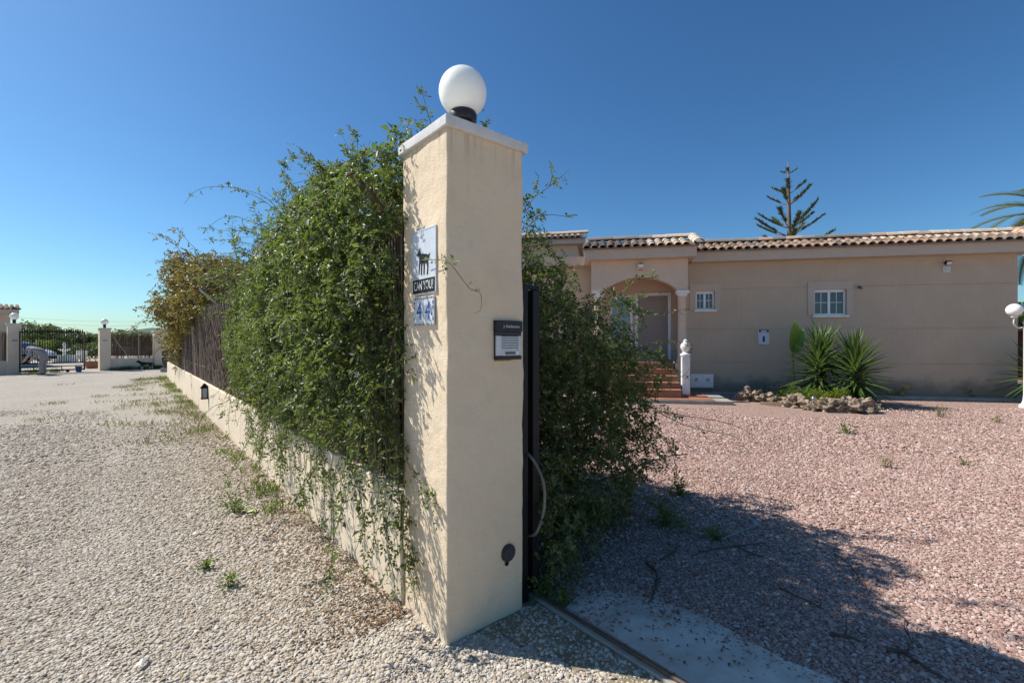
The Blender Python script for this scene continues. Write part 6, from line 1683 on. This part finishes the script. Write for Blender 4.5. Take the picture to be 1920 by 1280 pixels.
# neighbouring house at the left edge
hc = at(20, 640, 27.5); hc.z = 0
NF = Matrix.Translation(hc) @ Matrix.Rotation(R(52), 4, 'Z')
NH = thing('neighbour_house', 'cream house corner with tiled eaves behind far gate pillar', 'house', hc, R(52))
m = MB(NF); m.box(-9, 0, 0, 8, 0, 3.15); m.build('wall', M['villa_light'], NH)
m = MB(NF); m.box(-9.3, 0.32, -0.45, 8.3, 3.151, 3.42); m.build('fascia', M['fascia'], NH)
m = MB(NF); m.add([(-9.35, -0.5, 3.421), (0.36, -0.5, 3.421), (0.36, 8.4, 3.421), (-9.35, 8.4, 3.421), (-4.5, 3.9, 5.1)], [(3, 2, 1, 0), (0, 1, 4), (1, 2, 4), (2, 3, 4), (3, 0, 4)])
NR = m.build('roof', M['tile_old'], NH)
sl_ = math.atan2(1.68, 4.4)
for k in range(44):
    x = 0.28 - 0.22 * k
    for j in range(2):
        piece(T_OLD if rr.random() < .5 else T_NEW, 'tile', NR, NF @ Matrix.Translation((x, -0.54 + j * .33, 3.43 + j * .125)) @ Matrix.Rotation(sl_, 4, 'X'))
for k in range(20):
    piece(T_OLD, 'tile', NR, NF @ Matrix.Translation((0.4, -0.4 + .22 * k, 3.43)) @ Matrix.Rotation(R(90), 4, 'Z') @ Matrix.Rotation(R(19), 4, 'X'))
# yard behind the far gate: fountain, car, bench, trees, boundary wall, hill
fo = at(121, 640, 33.0); fo.z = 0
FO = thing('fountain', 'small white tiered garden fountain seen through far gate bars', 'fountain', fo, 0)
m = MB(); m.lathe([(.62, 0), (.66, .05), (.6, .4), (.68, .46), (.68, .5), (.6, .5), (.56, .3)], (fo.x, fo.y, 0), 24); m.build('basin', M['white'], FO, smooth='auto')
m = MB(); m.lathe([(.16, .3), (.1, .4), (.08, .75), (.14, .8), (.34, .9), (.36, .95), (.3, .95), (.1, .88)], (fo.x, fo.y, 0), 20); m.build('tier', M['white'], FO, smooth='auto')
m = MB(); m.lathe([(.08, .9), (.06, 1.1), (.1, 1.2), (.09, 1.3), (.05, 1.34), (.07, 1.4), (.01, 1.46)], (fo.x, fo.y, 0), 16); m.build('finial', M['white'], FO, smooth='auto')
def car(u, y, rot, lab):
    p = at(u, 640, y); p.z = 0; fr = Matrix.Translation(p) @ Matrix.Rotation(rot, 4, 'Z')
    T_ = thing('parked_car', lab, 'car', p, rot, 'cars beyond far gate')
    prof = [(-2.05, .35), (-2.1, .62), (-1.95, .86), (-1.35, .93), (1.0, .98), (1.75, .88), (2.05, .70), (2.1, .38), (1.9, .25), (-1.9, .25)]
    m = MB(fr); m.prism(prof, 'y', -.82, .82); m.build('body', M['carpaint'], T_, bevel=.06, seg=3)
    m = MB(fr); a = [(-1.5, .93), (-.95, 1.40), (-.6, 1.46), (.35, 1.46), (.65, 1.40), (1.25, .96)]
    vs = [(x, -.76 + (z - .9) * .22, z) for x, z in a] + [(x, .76 - (z - .9) * .22, z) for x, z in a]
    n = len(a); m.add(vs, [tuple(range(n)), tuple(range(n, 2 * n))[::-1]] + [(i, i + n, (i + 1) % n + n, (i + 1) % n) for i in range(n)]); cb = m.build('cabin', M['carpaint'], T_, bevel=.03)
    for sg in (-1, 1):
        m = MB(fr); y_ = lambda z: sg * (.772 - (z - .9) * .22)
        m.add([(-1.28, y_(1.0), 1.0), (1.02, y_(1.0), 1.0), (.52, y_(1.38), 1.38), (-.85, y_(1.38), 1.38)], [(0, 1, 2, 3)]); m.build('window', M['glass'], cb)
        for x in (-1.3, 1.3):
            m = MB(fr); m.prism([(x + .32 * math.cos(t), .32 + .32 * math.sin(t)) for t in np.linspace(0, 6.28, 19)[:-1]], 'y', sg * .66, sg * .85); w_ = m.build('wheel', M['tyre'], T_)
            m = MB(fr); m.prism([(x + .2 * math.cos(t), .32 + .2 * math.sin(t)) for t in np.linspace(0, 6.28, 13)[:-1]], 'y', sg * .852, sg * .86); m.build('rim', M['alu'], w_)
        m = MB(fr); m.box(2.02, 2.105, sg * .6 - .14, sg * .6 + .14, .6, .72); m.build('headlight', M['paleglass'], T_)
    m = MB(fr); m.add([(1.22, -.66, .99), (1.22, .66, .99), (.68, .60, 1.39), (.68, -.60, 1.39)], [(0, 1, 2, 3)]); o = m.build('windscreen', M['glass'], cb); o.location.x += 0.02
    m = MB(fr); m.box(2.06, 2.14, -.7, .7, .3, .5); m.build('bumper', M['darkplastic'], T_)
car(22, 31.0, R(12), 'white parked car half hidden by far gate pillar')
bn = at(148, 640, 34.0); bn.z = 0
BE = thing('garden_bench', 'low white garden bench beyond end of far gate', 'bench', bn, 0)
m = MB(); m.box(bn.x - .42, bn.x + .42, bn.y - .2, bn.y + .2, .40, .47); m.build('seat', M['white'], BE, bevel=.01)
m = MB(); m.box(bn.x - .42, bn.x + .42, bn.y + .2, bn.y + .25, .48, .82); m.build('backrest', M['white'], BE, bevel=.01)
for sg in (-1, 1):
    m = MB(); m.box(bn.x + sg * .3 - .06, bn.x + sg * .3 + .06, bn.y - .18, bn.y + .24, 0, .399); m.build('leg', M['white'], BE)
BWl = thing('boundary_wall', 'low dark brown boundary wall across back of far yard', 'wall', at(150, 640, 46) - Vector((0, 0, 1.5)), 0)
m = MB(); p0, p1 = at(-60, 640, 44), at(330, 640, 50)
m.add([(p0.x, p0.y, 0), (p1.x, p1.y, 0), (p1.x, p1.y, .95), (p0.x, p0.y, .95), (p0.x, p0.y + .3, 0), (p1.x, p1.y + .3, 0), (p1.x, p1.y + .3, .95), (p0.x, p0.y + .3, .95)], [(0, 1, 2, 3), (7, 6, 5, 4), (3, 2, 6, 7), (0, 3, 7, 4), (1, 5, 6, 2)])
m.build('wall_body', plain("dark_stone_wall", (0.13, 0.10, 0.085), (0.18, 0.14, 0.12), 2, 0.9, bump=0.5, bscale=6), BWl)
FT = [(45, 62, 604, 5, 'rounded dark pine behind neighbour house and far pillar', 'tree'), (68, 66, 610, 4.6, 'rounded dark pine second along far treeline', 'tree'), (88, 60, 609, 4.4, 'tallest round crown in middle of far treeline', 'tree'),
      (108, 70, 617, 4.6, 'low dark pine past middle of far treeline', 'tree'), (130, 72, 621, 4.6, 'dark pine seen through end bars of far gate', 'tree'), (152, 64, 625, 3.6, 'low dark tree at end of far gate', 'tree'),
      (235, 75, 624, 5.0, 'dark tree top peeping over far reed panel', 'tree'), (272, 80, 627, 4.5, 'low tree top over reed panel by lampless pillar', 'tree')]
for k, (u, y, v, wd, lab, mt_) in enumerate(FT):
    p = at(u, 640, y); top = at(u, v, y).z
    crown('pine_tree', lab, 'tree', (p.x, p.y), rblobs(10, wd * .55, top * .35, top * .72, wd * .2, wd * .3, 50 + k) + [(0, 0, top - wd * .22, wd * .24)], 1300, .22, M[mt_], .16, 'trees behind far gate', 60 + k)
for k, (u, y, v, wd, lab) in enumerate(((70, 36, 634, 1.9, 'sunlit lime green bush behind bending person'), (100, 38, 640, 1.7, 'dull green bush left of fountain behind bars'), (138, 40, 641, 2.4, 'broad green bush behind fountain and bench'), (172, 42, 640, 2.2, 'olive green bush in gap beside middle far pillar'))):
    p = at(u, 640, y); top = at(u, v, y).z
    crown('garden_bush', lab, 'bush', (p.x, p.y), rblobs(8, wd * .6, top * .3, top * .75, .35, .55, 80 + k), 700, .1, M['tree_lime'] if k == 0 else M['tree'], .06, 'bushes behind far gate', 90 + k)
# wooded hill on the horizon
m = MB(); vs, fs = [], []
n = 90
x0 = -1050
for i in range(n + 1):
    x = x0 + 2200 * i / n
    hgt = 9 + 9 * max(0, noise.noise(Vector((x * .004, 2.1, 0))) + .5) + 3.5 * noise.noise(Vector((x * .03, 1, 0))) + 14 * math.exp(-((x + 560) / 90) ** 2)
    for j, (y, f) in enumerate(((600, 0.0), (660, .55), (740, 1.0), (900, .8), (1100, 0.0))):
        vs.append((x, y + 30 * noise.noise(Vector((x * .01, j, 3))), -1 + (hgt + 1.5 * noise.noise(Vector((x * .09, j * 2, 7)))) * f))
for i in range(n):
    for j in range(4): a = i * 5 + j; fs.append((a, a + 5, a + 6, a + 1))
m.add(vs, fs); tag(m.build('hill', M['hill'], smooth=True), kind='structure')
